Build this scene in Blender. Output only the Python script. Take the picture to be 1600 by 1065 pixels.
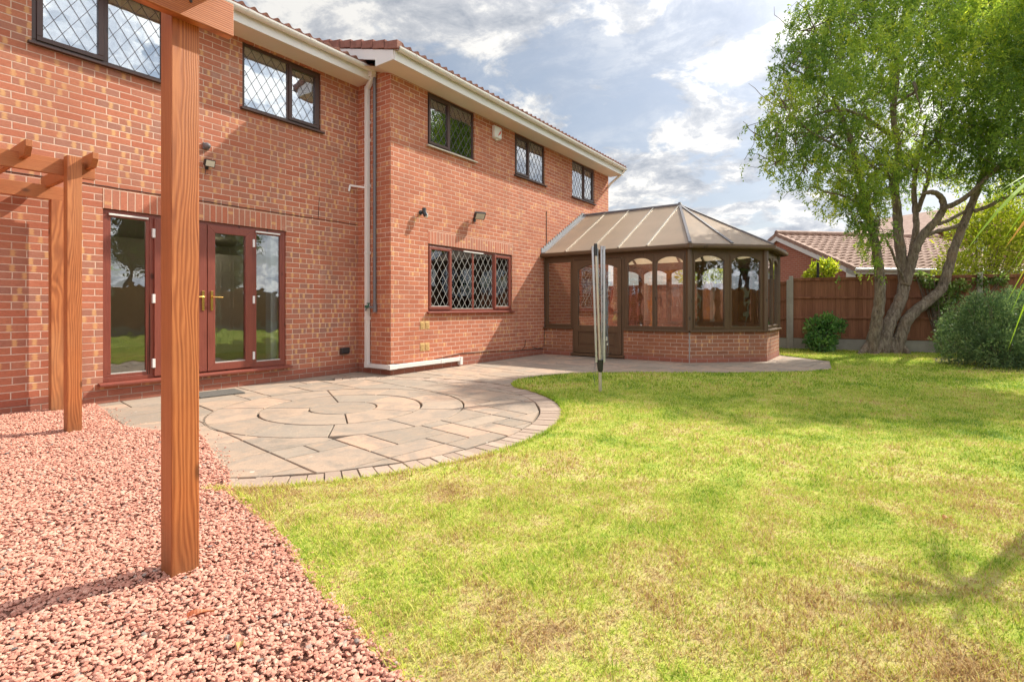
import bpy, bmesh, math, random
import numpy as np
from mathutils import Vector, Matrix
random.seed(7); RS = np.random.RandomState(11)
for o in list(bpy.data.objects): bpy.data.objects.remove(o)
SC = bpy.context.scene; COL = SC.collection
R = math.radians
# World axes: X runs along the house wall (away to the right), Y towards the house, Z up. Metres.
# ---------------------------------------------------------------- camera
F, HOR, TH, CH_ = 813.7, 479.08, 0.6174, 1.12
cd = bpy.data.cameras.new("camera"); cam = bpy.data.objects.new("camera", cd); COL.objects.link(cam)
cd.sensor_width = 36; cd.lens = 36*F/1600; cd.shift_y = -(532.5-HOR)/1600
cd.clip_start = .02; cd.clip_end = 800
cam.location = (0, 0, CH_); cam.rotation_euler = (R(90), 0, TH - R(90))
SC.camera = cam
# ---------------------------------------------------------------- world: sky with broken cloud
SUN_EL = R(43); SUN_H = (math.cos(R(22.3)), -math.sin(R(22.3)))
def nd(nt, typ, ins=None, **kw):
    n = nt.nodes.new(typ)
    for k, v in kw.items(): setattr(n, k, v)
    for k, v in (ins or {}).items():
        s = n.inputs[k]
        if isinstance(v, bpy.types.NodeSocket): nt.links.new(v, s)
        else: s.default_value = v
    return n
def M(nt, op, a, b=None, c=None, clamp=False):
    d = {0: a}
    if b is not None: d[1] = b
    if c is not None: d[2] = c
    return nd(nt, 'ShaderNodeMath', d, operation=op, use_clamp=clamp).outputs[0]
def VM(nt, op, a, b=None):
    d = {0: a}
    if b is not None: d[1] = b
    return nd(nt, 'ShaderNodeVectorMath', d, operation=op).outputs[0]
def noise(nt, vec, scale, detail=4, rough=.5, dist=0, out='Fac', dim='3D'):
    n = nd(nt, 'ShaderNodeTexNoise', {'Scale': scale, 'Detail': detail, 'Roughness': rough, 'Distortion': dist}, noise_dimensions=dim)
    if vec is not None: nt.links.new(vec, n.inputs['Vector'])
    return n.outputs[out]
def ramp(nt, fac, stops, interp='LINEAR'):
    n = nd(nt, 'ShaderNodeValToRGB', {'Fac': fac}); cr = n.color_ramp; cr.interpolation = interp
    while len(cr.elements) < len(stops): cr.elements.new(.5)
    for e, (p, c) in zip(cr.elements, stops):
        e.position = p; e.color = (c[0], c[1], c[2], 1) if hasattr(c, '__len__') else (c, c, c, 1)
    return n.outputs['Color']
def sstep(nt, x, lo, hi, a=0., b=1.):
    return nd(nt, 'ShaderNodeMapRange', {'Value': x, 'From Min': lo, 'From Max': hi, 'To Min': a, 'To Max': b}, interpolation_type='SMOOTHSTEP').outputs[0]
def mix(nt, fac, a, b, mode='MIX'):
    n = nd(nt, 'ShaderNodeMix', data_type='RGBA', blend_type=mode)
    for s, v in ((n.inputs[0], fac), (n.inputs[6], a), (n.inputs[7], b)):
        if isinstance(v, bpy.types.NodeSocket): nt.links.new(v, s)
        else: s.default_value = (*v, 1) if hasattr(v, '__len__') and len(v) == 3 else v
    return n.outputs[2]
W = bpy.data.worlds.new("World"); SC.world = W; W.use_nodes = True
nt = W.node_tree; nt.nodes.clear()
sky = nd(nt, 'ShaderNodeTexSky', sky_type='NISHITA', sun_disc=False)
sky.sun_elevation = SUN_EL; sky.sun_rotation = math.atan2(SUN_H[0], SUN_H[1])
sky.air_density = 1.0; sky.dust_density = 2.5; sky.ozone_density = 1.2
tc = nd(nt, 'ShaderNodeTexCoord').outputs['Generated']
sp = nd(nt, 'ShaderNodeSeparateXYZ', {0: tc})
zz = M(nt, 'ADD', M(nt, 'MAXIMUM', sp.outputs[2], 0.0), .22)
cx = M(nt, 'DIVIDE', sp.outputs[0], zz); cy = M(nt, 'DIVIDE', sp.outputs[1], zz)
cv = nd(nt, 'ShaderNodeCombineXYZ', {0: cx, 1: cy, 2: 3.7}).outputs[0]
wrp = noise(nt, cv, 1.6, 3, .5, 0, 'Color')
cv2 = VM(nt, 'ADD', cv, VM(nt, 'MULTIPLY', VM(nt, 'SUBTRACT', wrp, (.5, .5, .5)), (.30, .30, .2)))
big = noise(nt, cv2, 1.9, 11, .60, .0)
thin = noise(nt, VM(nt, 'MULTIPLY', cv2, (1, .55, 1)), 2.4, 8, .62, .1)
mask = sstep(nt, big, .452, .525)
veil = sstep(nt, thin, .42, .70, .04, .42)
cover = M(nt, 'MAXIMUM', mask, veil)
shade = noise(nt, VM(nt, 'ADD', cv2, (.10, -.05, .12)), 4.4, 11, .66)
ccol = ramp(nt, shade, [(.38, (.45, .49, .56)), (.49, (.68, .70, .74)), (.57, (1.05, 1.03, .99))])
skc = mix(nt, .55, sky.outputs[0], (3.1, 3.6, 4.2))
nrm_ = VM(nt, 'NORMALIZE', tc)
def dotd(v): v = Vector(v).normalized(); return nd(nt, 'ShaderNodeVectorMath', {0: nrm_, 1: tuple(v)}, operation='DOT_PRODUCT').outputs['Value']
back = sstep(nt, dotd((-.45, -.75, .55)), -.05, .75, 1.0, 2.8)      # sky and cloud boosted away from the view, added fill for the house walls
glow = M(nt, 'MULTIPLY', M(nt, 'POWER', M(nt, 'MAXIMUM', dotd((SUN_H[0]*math.cos(SUN_EL), SUN_H[1]*math.cos(SUN_EL), math.sin(SUN_EL))), 0.), 5.), 1.6)
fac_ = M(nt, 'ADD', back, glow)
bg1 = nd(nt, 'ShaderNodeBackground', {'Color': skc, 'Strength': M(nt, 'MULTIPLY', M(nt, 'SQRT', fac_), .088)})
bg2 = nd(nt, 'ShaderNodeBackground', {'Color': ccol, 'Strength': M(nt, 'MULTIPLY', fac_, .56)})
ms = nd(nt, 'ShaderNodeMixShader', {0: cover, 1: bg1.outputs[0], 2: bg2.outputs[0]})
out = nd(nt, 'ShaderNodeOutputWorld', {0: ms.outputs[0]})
# ---------------------------------------------------------------- sun
sl = bpy.data.lights.new("sun", 'SUN'); so = bpy.data.objects.new("sun", sl); COL.objects.link(so)
sl.energy = 5.0; sl.angle = R(.7); sl.color = (1, .93, .80)
sd = Vector((SUN_H[0]*math.cos(SUN_EL), SUN_H[1]*math.cos(SUN_EL), math.sin(SUN_EL)))
so.rotation_euler = sd.to_track_quat('Z', 'Y').to_euler(); so.location = (20, -10, 30)
SC.view_settings.view_transform = 'Standard'; SC.view_settings.look = 'None'
SC.view_settings.exposure = .62; SC.view_settings.gamma = 1
SC.render.engine = 'CYCLES'
SC.cycles.max_bounces = 10; SC.cycles.transparent_max_bounces = 24

# ---------------------------------------------------------------- pixel helpers (photo pixels -> world metres)
c_, s_ = math.cos(TH), math.sin(TH)
def ray(x, y):
    t = (x-800)/F
    return np.array([c_+t*s_, s_-t*c_, (HOR-y)/F])
def at(x, y, z): return ray(x, y)*z + np.array([0, 0, CH_])      # a point at camera depth z
def onv(x, y, v): r = ray(x, y); return r*v/r[1] + np.array([0, 0, CH_])
def onu(x, y, u): r = ray(x, y); return r*u/r[0] + np.array([0, 0, CH_])
def gnd(x, y): r = ray(x, y); return r*(-CH_/r[2]) + np.array([0, 0, CH_])

# ---------------------------------------------------------------- materials
MT = {}
def newmat(name):
    m = bpy.data.materials.new(name); m.use_nodes = True; m.node_tree.nodes.clear(); MT[name] = m
    return m, m.node_tree
def finish(nt, bsdf): nd(nt, 'ShaderNodeOutputMaterial', {0: bsdf})
def princ(nt, col, rough=.6, bump=None, bs=.3, bd=.01, **kw):
    d = {'Base Color': col if isinstance(col, bpy.types.NodeSocket) else (*col, 1), 'Roughness': rough}
    d.update(kw)
    p = nd(nt, 'ShaderNodeBsdfPrincipled', d)
    if bump is not None:
        b = nd(nt, 'ShaderNodeBump', {'Height': bump, 'Strength': bs, 'Distance': bd}); nt.links.new(b.outputs[0], p.inputs['Normal'])
    return p.outputs[0]
def pos(nt): return nd(nt, 'ShaderNodeNewGeometry').outputs['Position']
def simple(name, col, rough=.5, var=.12, nscale=9, bump=.15, metal=0, spec=.5):
    m, nt = newmat(name); p = pos(nt)
    n = noise(nt, p, nscale, 6, .6); n2 = noise(nt, p, nscale*14, 3, .6)
    a = tuple(max(0, x*(1-var*2)) for x in col); b = tuple(min(1, x*(1+var)) for x in col)
    cc = mix(nt, n, a, b); cc = mix(nt, M(nt, 'MULTIPLY', n2, var*2), cc, tuple(x*.6 for x in col))
    finish(nt, princ(nt, cc, rough, n2, bump, .004, Metallic=metal, **{'Specular IOR Level': spec})); return m
BH, BL = .078, .234
def brick_mat(name, stops, yellow, mortar, yel=(.66, .38, .16), stag=True):
    m, nt = newmat(name)
    uv = nd(nt, 'ShaderNodeUVMap').outputs[0]; ps = pos(nt)
    wob = noise(nt, ps, 6, 3, .5, 0, 'Color')
    uv = VM(nt, 'ADD', uv, VM(nt, 'MULTIPLY', VM(nt, 'SUBTRACT', wob, (.5, .5, .5)), (.008, .006, 0)))
    s = nd(nt, 'ShaderNodeSeparateXYZ', {0: uv}); S, Z = s.outputs[0], s.outputs[1]
    zr = M(nt, 'DIVIDE', Z, BH); row = M(nt, 'FLOOR', zr); fz = M(nt, 'FRACT', zr)
    rj = nd(nt, 'ShaderNodeTexWhiteNoise', {'W': row}, noise_dimensions='1D').outputs[0]
    off = M(nt, 'ADD', M(nt, 'MULTIPLY', M(nt, 'FLOORED_MODULO', row, 2), .5), M(nt, 'MULTIPLY', rj, .06)) if stag else M(nt, 'MULTIPLY', rj, .0)
    sx = M(nt, 'ADD', M(nt, 'DIVIDE', S, BL), off); col = M(nt, 'FLOOR', sx); fs = M(nt, 'FRACT', sx)
    dz = M(nt, 'MULTIPLY', M(nt, 'MINIMUM', fz, M(nt, 'SUBTRACT', 1, fz)), BH)
    ds = M(nt, 'MULTIPLY', M(nt, 'MINIMUM', fs, M(nt, 'SUBTRACT', 1, fs)), BL)
    dd = M(nt, 'MINIMUM', dz, ds)
    rough_n = noise(nt, ps, 60, 3, .6)
    dd2 = M(nt, 'ADD', dd, M(nt, 'MULTIPLY', M(nt, 'SUBTRACT', rough_n, .5), .004))
    bm = sstep(nt, dd2, .0034, .0068)
    wn = nd(nt, 'ShaderNodeTexWhiteNoise', {0: nd(nt, 'ShaderNodeCombineXYZ', {0: col, 1: row}).outputs[0]}, noise_dimensions='3D')
    rc = nd(nt, 'ShaderNodeSeparateXYZ', {0: wn.outputs[1]})
    bc = ramp(nt, wn.outputs[0], stops, 'LINEAR')
    mot = noise(nt, VM(nt, 'MULTIPLY', ps, (1, 1, 2.2)), 28, 6, .7)
    bc = mix(nt, sstep(nt, mot, .35, .75, .0, .5), bc, tuple(x*.55 for x in stops[0][1]))
    stre = noise(nt, VM(nt, 'MULTIPLY', ps, (1, 1, 5)), 14, 4, .6)
    bc = mix(nt, sstep(nt, stre, .5, .8, 0, .28), bc, tuple(min(1, x*1.5) for x in stops[-1][1]))
    ctr = M(nt, 'ADD', M(nt, 'MULTIPLY', rc.outputs[1], .5), .25)
    yd = M(nt, 'ABSOLUTE', M(nt, 'SUBTRACT', fs, ctr))
    ym = M(nt, 'MULTIPLY', sstep(nt, M(nt, 'ADD', yd, M(nt, 'MULTIPLY', M(nt, 'SUBTRACT', mot, .5), .25)), .125, .03), M(nt, 'GREATER_THAN', rc.outputs[0], 1-yellow))
    bc = mix(nt, M(nt, 'MULTIPLY', ym, .8), bc, yel)
    mo = mix(nt, noise(nt, ps, 5, 4, .6), tuple(x*.8 for x in mortar), tuple(min(1, x*1.15) for x in mortar))
    cc = mix(nt, bm, mo, bc)
    blot = noise(nt, ps, .9, 5, .6); cc = mix(nt, sstep(nt, blot, .38, .68, 0, .42), cc, tuple(x*.6 for x in stops[1][1]))
    soil = sstep(nt, M(nt, 'ADD', nd(nt, 'ShaderNodeSeparateXYZ', {0: ps}).outputs[2], M(nt, 'MULTIPLY', noise(nt, ps, 3, 4, .6), .35)), .42, .12, 0, .35)
    cc = mix(nt, soil, cc, (.17, .10, .07))
    h = M(nt, 'ADD', bm, M(nt, 'MULTIPLY', M(nt, 'ADD', rough_n, mot), .22))
    stk = noise(nt, VM(nt, 'MULTIPLY', ps, (2.2, 2.2, .22)), 1, 5, .65); cc = mix(nt, sstep(nt, stk, .56, .78, 0, .35), cc, (.20, .12, .085))
    eff = noise(nt, VM(nt, 'ADD', ps, (31, 7, 3)), 1.3, 6, .7); cc = mix(nt, sstep(nt, eff, .60, .78, 0, .30), cc, (.66, .52, .44))
    finish(nt, princ(nt, cc, .88, h, .75, .006)); return m
brick_mat('brick_left', [(0, (.43, .13, .07)), (.3, (.51, .18, .10)), (.5, (.34, .165, .12)), (.62, (.45, .155, .085)), (.8, (.53, .205, .115)), (1, (.38, .175, .12))], .62, (.68, .50, .39))
brick_mat('brick_right', [(0, (.42, .12, .06)), (.25, (.53, .175, .09)), (.5, (.43, .145, .082)), (.75, (.54, .185, .092)), (1, (.56, .225, .115))], .22, (.67, .48, .37))
brick_mat('brick_dwarf', [(0, (.27, .105, .055)), (.35, (.42, .16, .075)), (.7, (.33, .135, .075)), (1, (.46, .20, .10))], .25, (.56, .43, .34))
brick_mat('brick_soldier', [(0, (.46, .145, .08)), (.3, (.53, .19, .11)), (.55, (.42, .17, .11)), (1, (.50, .20, .12))], .3, (.68, .50, .38), stag=False)
brick_mat('brick_plinth', [(0, (.31, .085, .05)), (.5, (.40, .12, .07)), (1, (.36, .11, .07))], .0, (.42, .30, .24))
brick_mat('brick_far', [(0, (.36, .12, .07)), (.5, (.44, .155, .09)), (1, (.40, .14, .085))], .0, (.45, .33, .26))

def wood_mat(name, axis, cols, ring=34, rough=.55, stretch=.055, offs=(.06, .11, 0), contrast=1.0):
    m, nt = newmat(name)
    p = nd(nt, 'ShaderNodeTexCoord').outputs['Object']
    q = VM(nt, 'ADD', p, offs)
    sc = [1, 1, 1]; sc[axis] = stretch
    n3 = noise(nt, VM(nt, 'MULTIPLY', q, tuple(4.0 if i != axis else .9 for i in range(3))), 1, 3, .5, .3, 'Color')
    q2 = VM(nt, 'ADD', VM(nt, 'MULTIPLY', q, tuple(sc)), VM(nt, 'MULTIPLY', VM(nt, 'SUBTRACT', n3, (.5, .5, .5)), (.085, .085, .085)))
    wv = nd(nt, 'ShaderNodeTexWave', {'Vector': q2, 'Scale': ring, 'Distortion': 1.2, 'Detail': 2, 'Detail Scale': 1.5}, wave_type='RINGS', rings_direction='XYZ'[axis])
    w = wv.outputs['Fac']
    fib = noise(nt, VM(nt, 'MULTIPLY', p, tuple(170 if i != axis else 3.5 for i in range(3))), 1, 4, .65)
    fac = M(nt, 'ADD', M(nt, 'MULTIPLY', w, .36*contrast), M(nt, 'MULTIPLY', fib, .66))
    cc = ramp(nt, fac, [(.15, cols[0]), (.5, cols[1]), (.85, cols[2])])
    kn = nd(nt, 'ShaderNodeTexVoronoi', {'Vector': VM(nt, 'MULTIPLY', p, tuple(4.6 if i != axis else 2.6 for i in range(3))), 'Scale': 1}).outputs['Distance']
    cc = mix(nt, sstep(nt, kn, .15, .05, 0, .8), cc, tuple(x*.28 for x in cols[0]))
    blo = noise(nt, p, 2.5, 4, .6); cc = mix(nt, sstep(nt, blo, .45, .8, 0, .35), cc, tuple(x*.65 for x in cols[0]))
    ck = noise(nt, VM(nt, 'MULTIPLY', VM(nt, 'ADD', p, offs), tuple(26. if i != axis else .8 for i in range(3))), 1, 2, .5)
    cc = mix(nt, sstep(nt, ck, .715, .74, 0, .8), cc, tuple(x*.2 for x in cols[0]))
    if 'stained' in name:
        gz = nd(nt, 'ShaderNodeSeparateXYZ', {0: pos(nt)}).outputs[2]
        gz = M(nt, 'ADD', gz, M(nt, 'MULTIPLY', noise(nt, VM(nt, 'MULTIPLY', p, (1, 1, .4)), 14, 4, .6), .35)); cc = mix(nt, sstep(nt, gz, .52, .12, 0, .6), cc, (.12, .05, .02))
        fade = noise(nt, p, 1.1, 3, .5); cc = mix(nt, sstep(nt, fade, .45, .7, 0, .25), cc, (.55, .30, .14))
    finish(nt, princ(nt, cc, rough, fac, .45, .0025)); return m
WC = [(.20, .048, .010), (.38, .115, .030), (.54, .20, .062)]
wood_mat('stained_wood_z', 2, WC); wood_mat('stained_wood_x', 0, WC, ring=38, offs=(0, .3, .02)); wood_mat('stained_wood_y', 1, WC, ring=36, offs=(.2, 0, .05))
MG = [(.13, .028, .018), (.21, .052, .034), (.30, .085, .055)]
wood_mat('mahogany_z', 2, MG, ring=30, rough=.38, stretch=.02, contrast=.9); wood_mat('mahogany_x', 0, MG, ring=30, rough=.38, stretch=.02, contrast=.9)
DB = [(.045, .02, .015), (.065, .03, .022), (.085, .042, .03)]
wood_mat('dark_frame', 2, DB, ring=25, rough=.4, stretch=.02)
BR = [(.085, .048, .024), (.115, .066, .033), (.145, .086, .045)]
wood_mat('bronze_frame', 2, BR, ring=25, rough=.42, stretch=.02, contrast=.5)
simple('white_plastic', (.74, .72, .69), .35, .05, 3, .03)
simple('soffit_cream', (.72, .62, .52), .5, .05, 2, .03)
simple('grey_plastic', (.16, .15, .16), .5, .1); simple('black_plastic', (.03, .03, .032), .4, .1)
simple('brass', (.75, .48, .14), .25, .05, 9, .02, 1); simple('aluminium', (.55, .58, .62), .35, .15, 30, .1, .8)
simple('pale_aluminium', (.66, .60, .50), .4, .12, 30, .1, .6)
simple('lead_strip', (.42, .41, .40), .4, .1, 30, .1, .3); simple('white_strip', (.48, .46, .42), .4, .05, 30, .05, .0)
simple('dark_strip', (.13, .12, .13), .4, .1, 30, .1, .3)
simple('lead_flashing', (.34, .35, .37), .6, .25, 12, .5)
simple('concrete', (.40, .36, .31), .9, .25, 4, .6); simple('interior_plaster', (.50, .46, .38), .9, .05)
simple('interior_floor', (.42, .34, .25), .5, .1); simple('painted_door', (.82, .80, .74), .5, .03)
simple('net_curtain', (.66, .68, .70), .9, .06, 3, .1); simple('blind_cream', (.66, .60, .48), .9, .05, 3, .1)
simple('yellow_vent', (.72, .48, .20), .8, .2, 40, .6); simple('crack_dark', (.05, .035, .03), .9, .1)
simple('green_tap', (.05, .16, .10), .5, .2); simple('hinge_white', (.72, .70, .68), .3, .05)
simple('rope_grey', (.20, .22, .25), .9, .3, 60); simple('red_mark', (.70, .12, .10), .6, .05)
simple('lamp_lens', (.62, .58, .48), .3, .05); simple('mat_grey', (.14, .13, .115), 1.0, .3, 25, 1)
simple('soil', (.075, .05, .035), 1.0, .3, 12, 1); simple('cane_pole', (.03, .03, .03), .8, .1)
# glass
def glass(name, refl, tint, rough=.0, wav=.02):
    m, nt = newmat(name); p = pos(nt)
    b = nd(nt, 'ShaderNodeBump', {'Height': noise(nt, p, 2.6, 2, .5), 'Strength': wav, 'Distance': .12})
    fr = nd(nt, 'ShaderNodeFresnel', {'IOR': 1.5, 'Normal': b.outputs[0]}).outputs[0]
    fac = M(nt, 'ADD', M(nt, 'MULTIPLY', fr, 1.7), refl, clamp=True)
    g = nd(nt, 'ShaderNodeBsdfGlossy', {'Color': (.93, .96, 1, 1), 'Roughness': rough, 'Normal': b.outputs[0]})
    t = nd(nt, 'ShaderNodeBsdfTransparent', {'Color': (*tint, 1)})
    finish(nt, nd(nt, 'ShaderNodeMixShader', {0: fac, 1: t.outputs[0], 2: g.outputs[0]}).outputs[0]); return m
glass('window_glass', .26, (.80, .84, .84), 0, .03); glass('door_glass', .06, (.95, .97, .95), 0, .03)
glass('conservatory_glass', .07, (.99, .99, .97), 0, .03)
# polycarbonate roof
m, nt = newmat('roof_panel'); p = pos(nt)
st = noise(nt, VM(nt, 'MULTIPLY', p, (1, .3, 1)), 3, 4, .6); dirt = noise(nt, p, 1.4, 5, .65)
cc = mix(nt, st, (.46, .35, .26), (.60, .48, .38)); cc = mix(nt, sstep(nt, dirt, .45, .75, 0, .5), cc, (.28, .25, .22)); alg = noise(nt, VM(nt, 'MULTIPLY', p, (.6, 5, .6)), 2.5, 5, .7); cc = mix(nt, sstep(nt, alg, .52, .75, 0, .4), cc, (.30, .27, .20))
d = princ(nt, cc, .42); tr = nd(nt, 'ShaderNodeBsdfTranslucent', {'Color': (.88, .80, .66, 1)})
finish(nt, nd(nt, 'ShaderNodeMixShader', {0: .48, 1: d, 2: tr.outputs[0]}).outputs[0])
# roof tiles
def tile_mat(name, a, b):
    m, nt = newmat(name); p = pos(nt)
    n = noise(nt, p, 4.5, 5, .7); n2 = noise(nt, p, 50, 4, .6)
    cc = mix(nt, sstep(nt, n, .35, .7), a, b); cc = mix(nt, sstep(nt, n2, .5, .8, 0, .5), cc, tuple(x*.5 for x in a))
    finish(nt, princ(nt, cc, .85, n2, .4, .004))
tile_mat('roof_tile', (.20, .085, .06), (.30, .135, .10)); tile_mat('tile_far', (.27, .16, .12), (.38, .25, .195))
# paving
m, nt = newmat('sandstone'); p = pos(nt)
at_ = nd(nt, 'ShaderNodeAttribute', attribute_name='rnd', attribute_type='GEOMETRY').outputs['Fac']
base = ramp(nt, at_, [(0, (.25, .205, .16)), (.25, (.38, .275, .20)), (.5, (.29, .24, .19)), (.75, (.43, .29, .205)), (1, (.33, .265, .205))])
off = VM(nt, 'ADD', p, nd(nt, 'ShaderNodeCombineXYZ', {0: M(nt, 'MULTIPLY', at_, 37), 1: M(nt, 'MULTIPLY', at_, 11)}).outputs[0])
n1 = noise(nt, off, 3.2, 7, .68, .8); n2 = noise(nt, VM(nt, 'MULTIPLY', off, (1, 2.6, 1)), 9, 6, .7, .5); n3 = noise(nt, p, 45, 4, .7)
cc = mix(nt, sstep(nt, n1, .42, .62, 0, .7), base, (.235, .20, .165))
moss = noise(nt, VM(nt, 'ADD', p, (9, 4, 0)), 1.8, 7, .7); cc = mix(nt, sstep(nt, moss, .54, .70, 0, .55), cc, (.15, .135, .11)); blk = noise(nt, VM(nt, 'ADD', p, (3, 14, 0)), 26, 5, .75); cc = mix(nt, sstep(nt, blk, .56, .70, 0, .5), cc, (.13, .115, .095)); cc = mix(nt, sstep(nt, n2, .5, .75, 0, .45), cc, (.50, .31, .195))
cc = mix(nt, sstep(nt, n3, .55, .8, 0, .35), cc, (.20, .17, .14))
spk = noise(nt, p, 11, 2, .4); cc = mix(nt, sstep(nt, spk, .755, .78, 0, .55), cc, (.62, .56, .48))
finish(nt, princ(nt, cc, .85, M(nt, 'ADD', M(nt, 'MULTIPLY', n1, 1.2), M(nt, 'MULTIPLY', M(nt, 'ADD', n2, n3), .4)), .6, .012))
m, nt = newmat('paver'); p = pos(nt)
at_ = nd(nt, 'ShaderNodeAttribute', attribute_name='rnd', attribute_type='GEOMETRY').outputs['Fac']
cc = mix(nt, at_, (.30, .22, .17), (.42, .32, .25)); n3 = noise(nt, p, 30, 5, .7)
cc = mix(nt, sstep(nt, n3, .4, .8, 0, .5), cc, (.20, .15, .12))
finish(nt, princ(nt, cc, .9, n3, .7, .008))
simple('grout', (.11, .095, .075), 1.0, .25, 14, .8)
m, nt = newmat('gravel_stone'); p = pos(nt)
at_ = nd(nt, 'ShaderNodeAttribute', attribute_name='rnd', attribute_type='GEOMETRY').outputs['Fac']
cc = ramp(nt, at_, [(0, (.38, .155, .11)), (.2, (.49, .22, .155)), (.5, (.56, .275, .20)), (.8, (.62, .33, .245)), (.975, (.60, .36, .27)), (.982, (.42, .34, .29)), (.994, (.20, .17, .15)), (1, (.12, .11, .11))])
n3 = noise(nt, p, 120, 3, .7); cc = mix(nt, sstep(nt, n3, .4, .8, 0, .4), cc, (.38, .18, .13))
finish(nt, princ(nt, cc, .85, n3, .4, .002))
simple('gravel_base', (.38, .18, .125), 1.0, .3, 60, 1)
# grass: patches of lush, yellow-green, straw and brown growth follow the ground
def grass_color(nt, blade):
    p = pos(nt); s = nd(nt, 'ShaderNodeSeparateXYZ', {0: p})
    xy = nd(nt, 'ShaderNodeCombineXYZ', {0: s.outputs[0], 1: s.outputs[1], 2: 0}).outputs[0]
    n1 = noise(nt, xy, .75, 3, .55, .4); n2 = noise(nt, xy, 3.1, 4, .62, .3); n3 = noise(nt, xy, 17, 4, .7)
    dry = M(nt, 'ADD', M(nt, 'MULTIPLY', n1, .55), M(nt, 'MULTIPLY', n2, .55)); dry = M(nt, 'ADD', dry, M(nt, 'MULTIPLY', n3, .45))
    g = nd(nt, 'ShaderNodeMapRange', {'Value': M(nt, 'SUBTRACT', s.outputs[0], M(nt, 'MULTIPLY', s.outputs[1], .25)), 'From Min': .4, 'From Max': 6.0, 'To Min': .08, 'To Max': -.09}).outputs[0]
    dry = M(nt, 'ADD', dry, g)
    if blade:
        a = nd(nt, 'ShaderNodeAttribute', attribute_name='rnd', attribute_type='GEOMETRY').outputs['Fac']
        dry = M(nt, 'ADD', dry, M(nt, 'MULTIPLY', M(nt, 'SUBTRACT', a, .5), .42))
    st = [(.54, (.19, .31, .035)), (.65, (.37, .48, .055)), (.76, (.56, .60, .10)), (.855, (.68, .58, .23)), (.94, (.54, .38, .17)), (1.0, (.38, .24, .10))]
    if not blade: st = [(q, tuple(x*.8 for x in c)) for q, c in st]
    return ramp(nt, dry, st), n3
m, nt = newmat('grass_blade'); cc, _ = grass_color(nt, True)
d = nd(nt, 'ShaderNodeBsdfDiffuse', {'Color': cc}); tr = nd(nt, 'ShaderNodeBsdfTranslucent', {'Color': cc})
finish(nt, nd(nt, 'ShaderNodeMixShader', {0: .35, 1: d.outputs[0], 2: tr.outputs[0]}).outputs[0])
m, nt = newmat('lawn_ground'); cc, n3 = grass_color(nt, False)
finish(nt, princ(nt, cc, 1, noise(nt, pos(nt), 70, 5, .7), 1, .02))
def leaf_mat(name, stops, trans=.4, rough=.5):
    m, nt = newmat(name)
    a = nd(nt, 'ShaderNodeAttribute', attribute_name='rnd', attribute_type='GEOMETRY').outputs['Fac']
    cc = ramp(nt, a, stops)
    d = princ(nt, cc, rough, **{'Specular IOR Level': .35})
    cl = nd(nt, 'ShaderNodeHueSaturation', {'Saturation': 1.1, 'Value': 1.5, 'Color': cc}).outputs[0]
    tr = nd(nt, 'ShaderNodeBsdfTranslucent', {'Color': cl})
    finish(nt, nd(nt, 'ShaderNodeMixShader', {0: trans, 1: d, 2: tr.outputs[0]}).outputs[0])
leaf_mat('willow_leaf', [(0, (.11, .185, .045)), (.35, (.23, .335, .065)), (.7, (.42, .50, .09)), (1, (.64, .64, .10))], .56)
leaf_mat('hebe_leaf', [(0, (.07, .12, .05)), (.5, (.15, .24, .09)), (1, (.36, .44, .17))], .3)
leaf_mat('shrub_leaf', [(0, (.05, .13, .035)), (.5, (.11, .24, .055)), (1, (.24, .38, .09))], .25, .35)
leaf_mat('yellow_leaf', [(0, (.20, .26, .03)), (.5, (.36, .42, .05)), (1, (.58, .56, .12))], .5)
leaf_mat('climber_leaf', [(0, (.07, .13, .03)), (.5, (.18, .26, .05)), (1, (.45, .50, .22))], .4)
leaf_mat('hedge_leaf', [(0, (.05, .10, .025)), (.5, (.09, .16, .035)), (1, (.15, .22, .05))], .35)
leaf_mat('strap_leaf', [(0, (.16, .30, .03)), (.5, (.30, .46, .05)), (.8, (.50, .52, .08)), (1, (.62, .28, .06))], .45, .4)
leaf_mat('dry_leaf_skin', [(0, (.40, .12, .06)), (.5, (.45, .25, .10)), (1, (.5, .42, .18))], .2)
m, nt = newmat('bark'); p = pos(nt)
n1 = noise(nt, VM(nt, 'MULTIPLY', p, (1, 1, .28)), 22, 6, .7, .6); n2 = noise(nt, p, 2.5, 4, .6)
cc = ramp(nt, n1, [(.3, (.05, .036, .026)), (.48, (.18, .135, .10)), (.72, (.36, .30, .23))]); cc = mix(nt, sstep(nt, n2, .5, .75, 0, .5), cc, (.28, .17, .10))
finish(nt, princ(nt, cc, .95, n1, 1, .03))
# feather-edge fence boards: colour differs board by board
m, nt = newmat('fence_wood'); uv = nd(nt, 'ShaderNodeUVMap').outputs[0]; s = nd(nt, 'ShaderNodeSeparateXYZ', {0: uv})
bx_ = M(nt, 'FLOOR', M(nt, 'DIVIDE', s.outputs[0], .1)); wn = nd(nt, 'ShaderNodeTexWhiteNoise', {'W': bx_}, noise_dimensions='1D').outputs[0]
p = pos(nt); gr = noise(nt, VM(nt, 'MULTIPLY', p, (60, 60, 2.5)), 1, 5, .7)
cc = mix(nt, wn, (.20, .078, .038), (.34, .145, .078)); cc = mix(nt, sstep(nt, gr, .4, .75, 0, .6), cc, (.10, .035, .02))
cc = mix(nt, sstep(nt, noise(nt, p, 2.2, 4, .6), .5, .8, 0, .4), cc, (.24, .12, .07))
finish(nt, princ(nt, cc, .9, gr, .6, .006))

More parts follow.
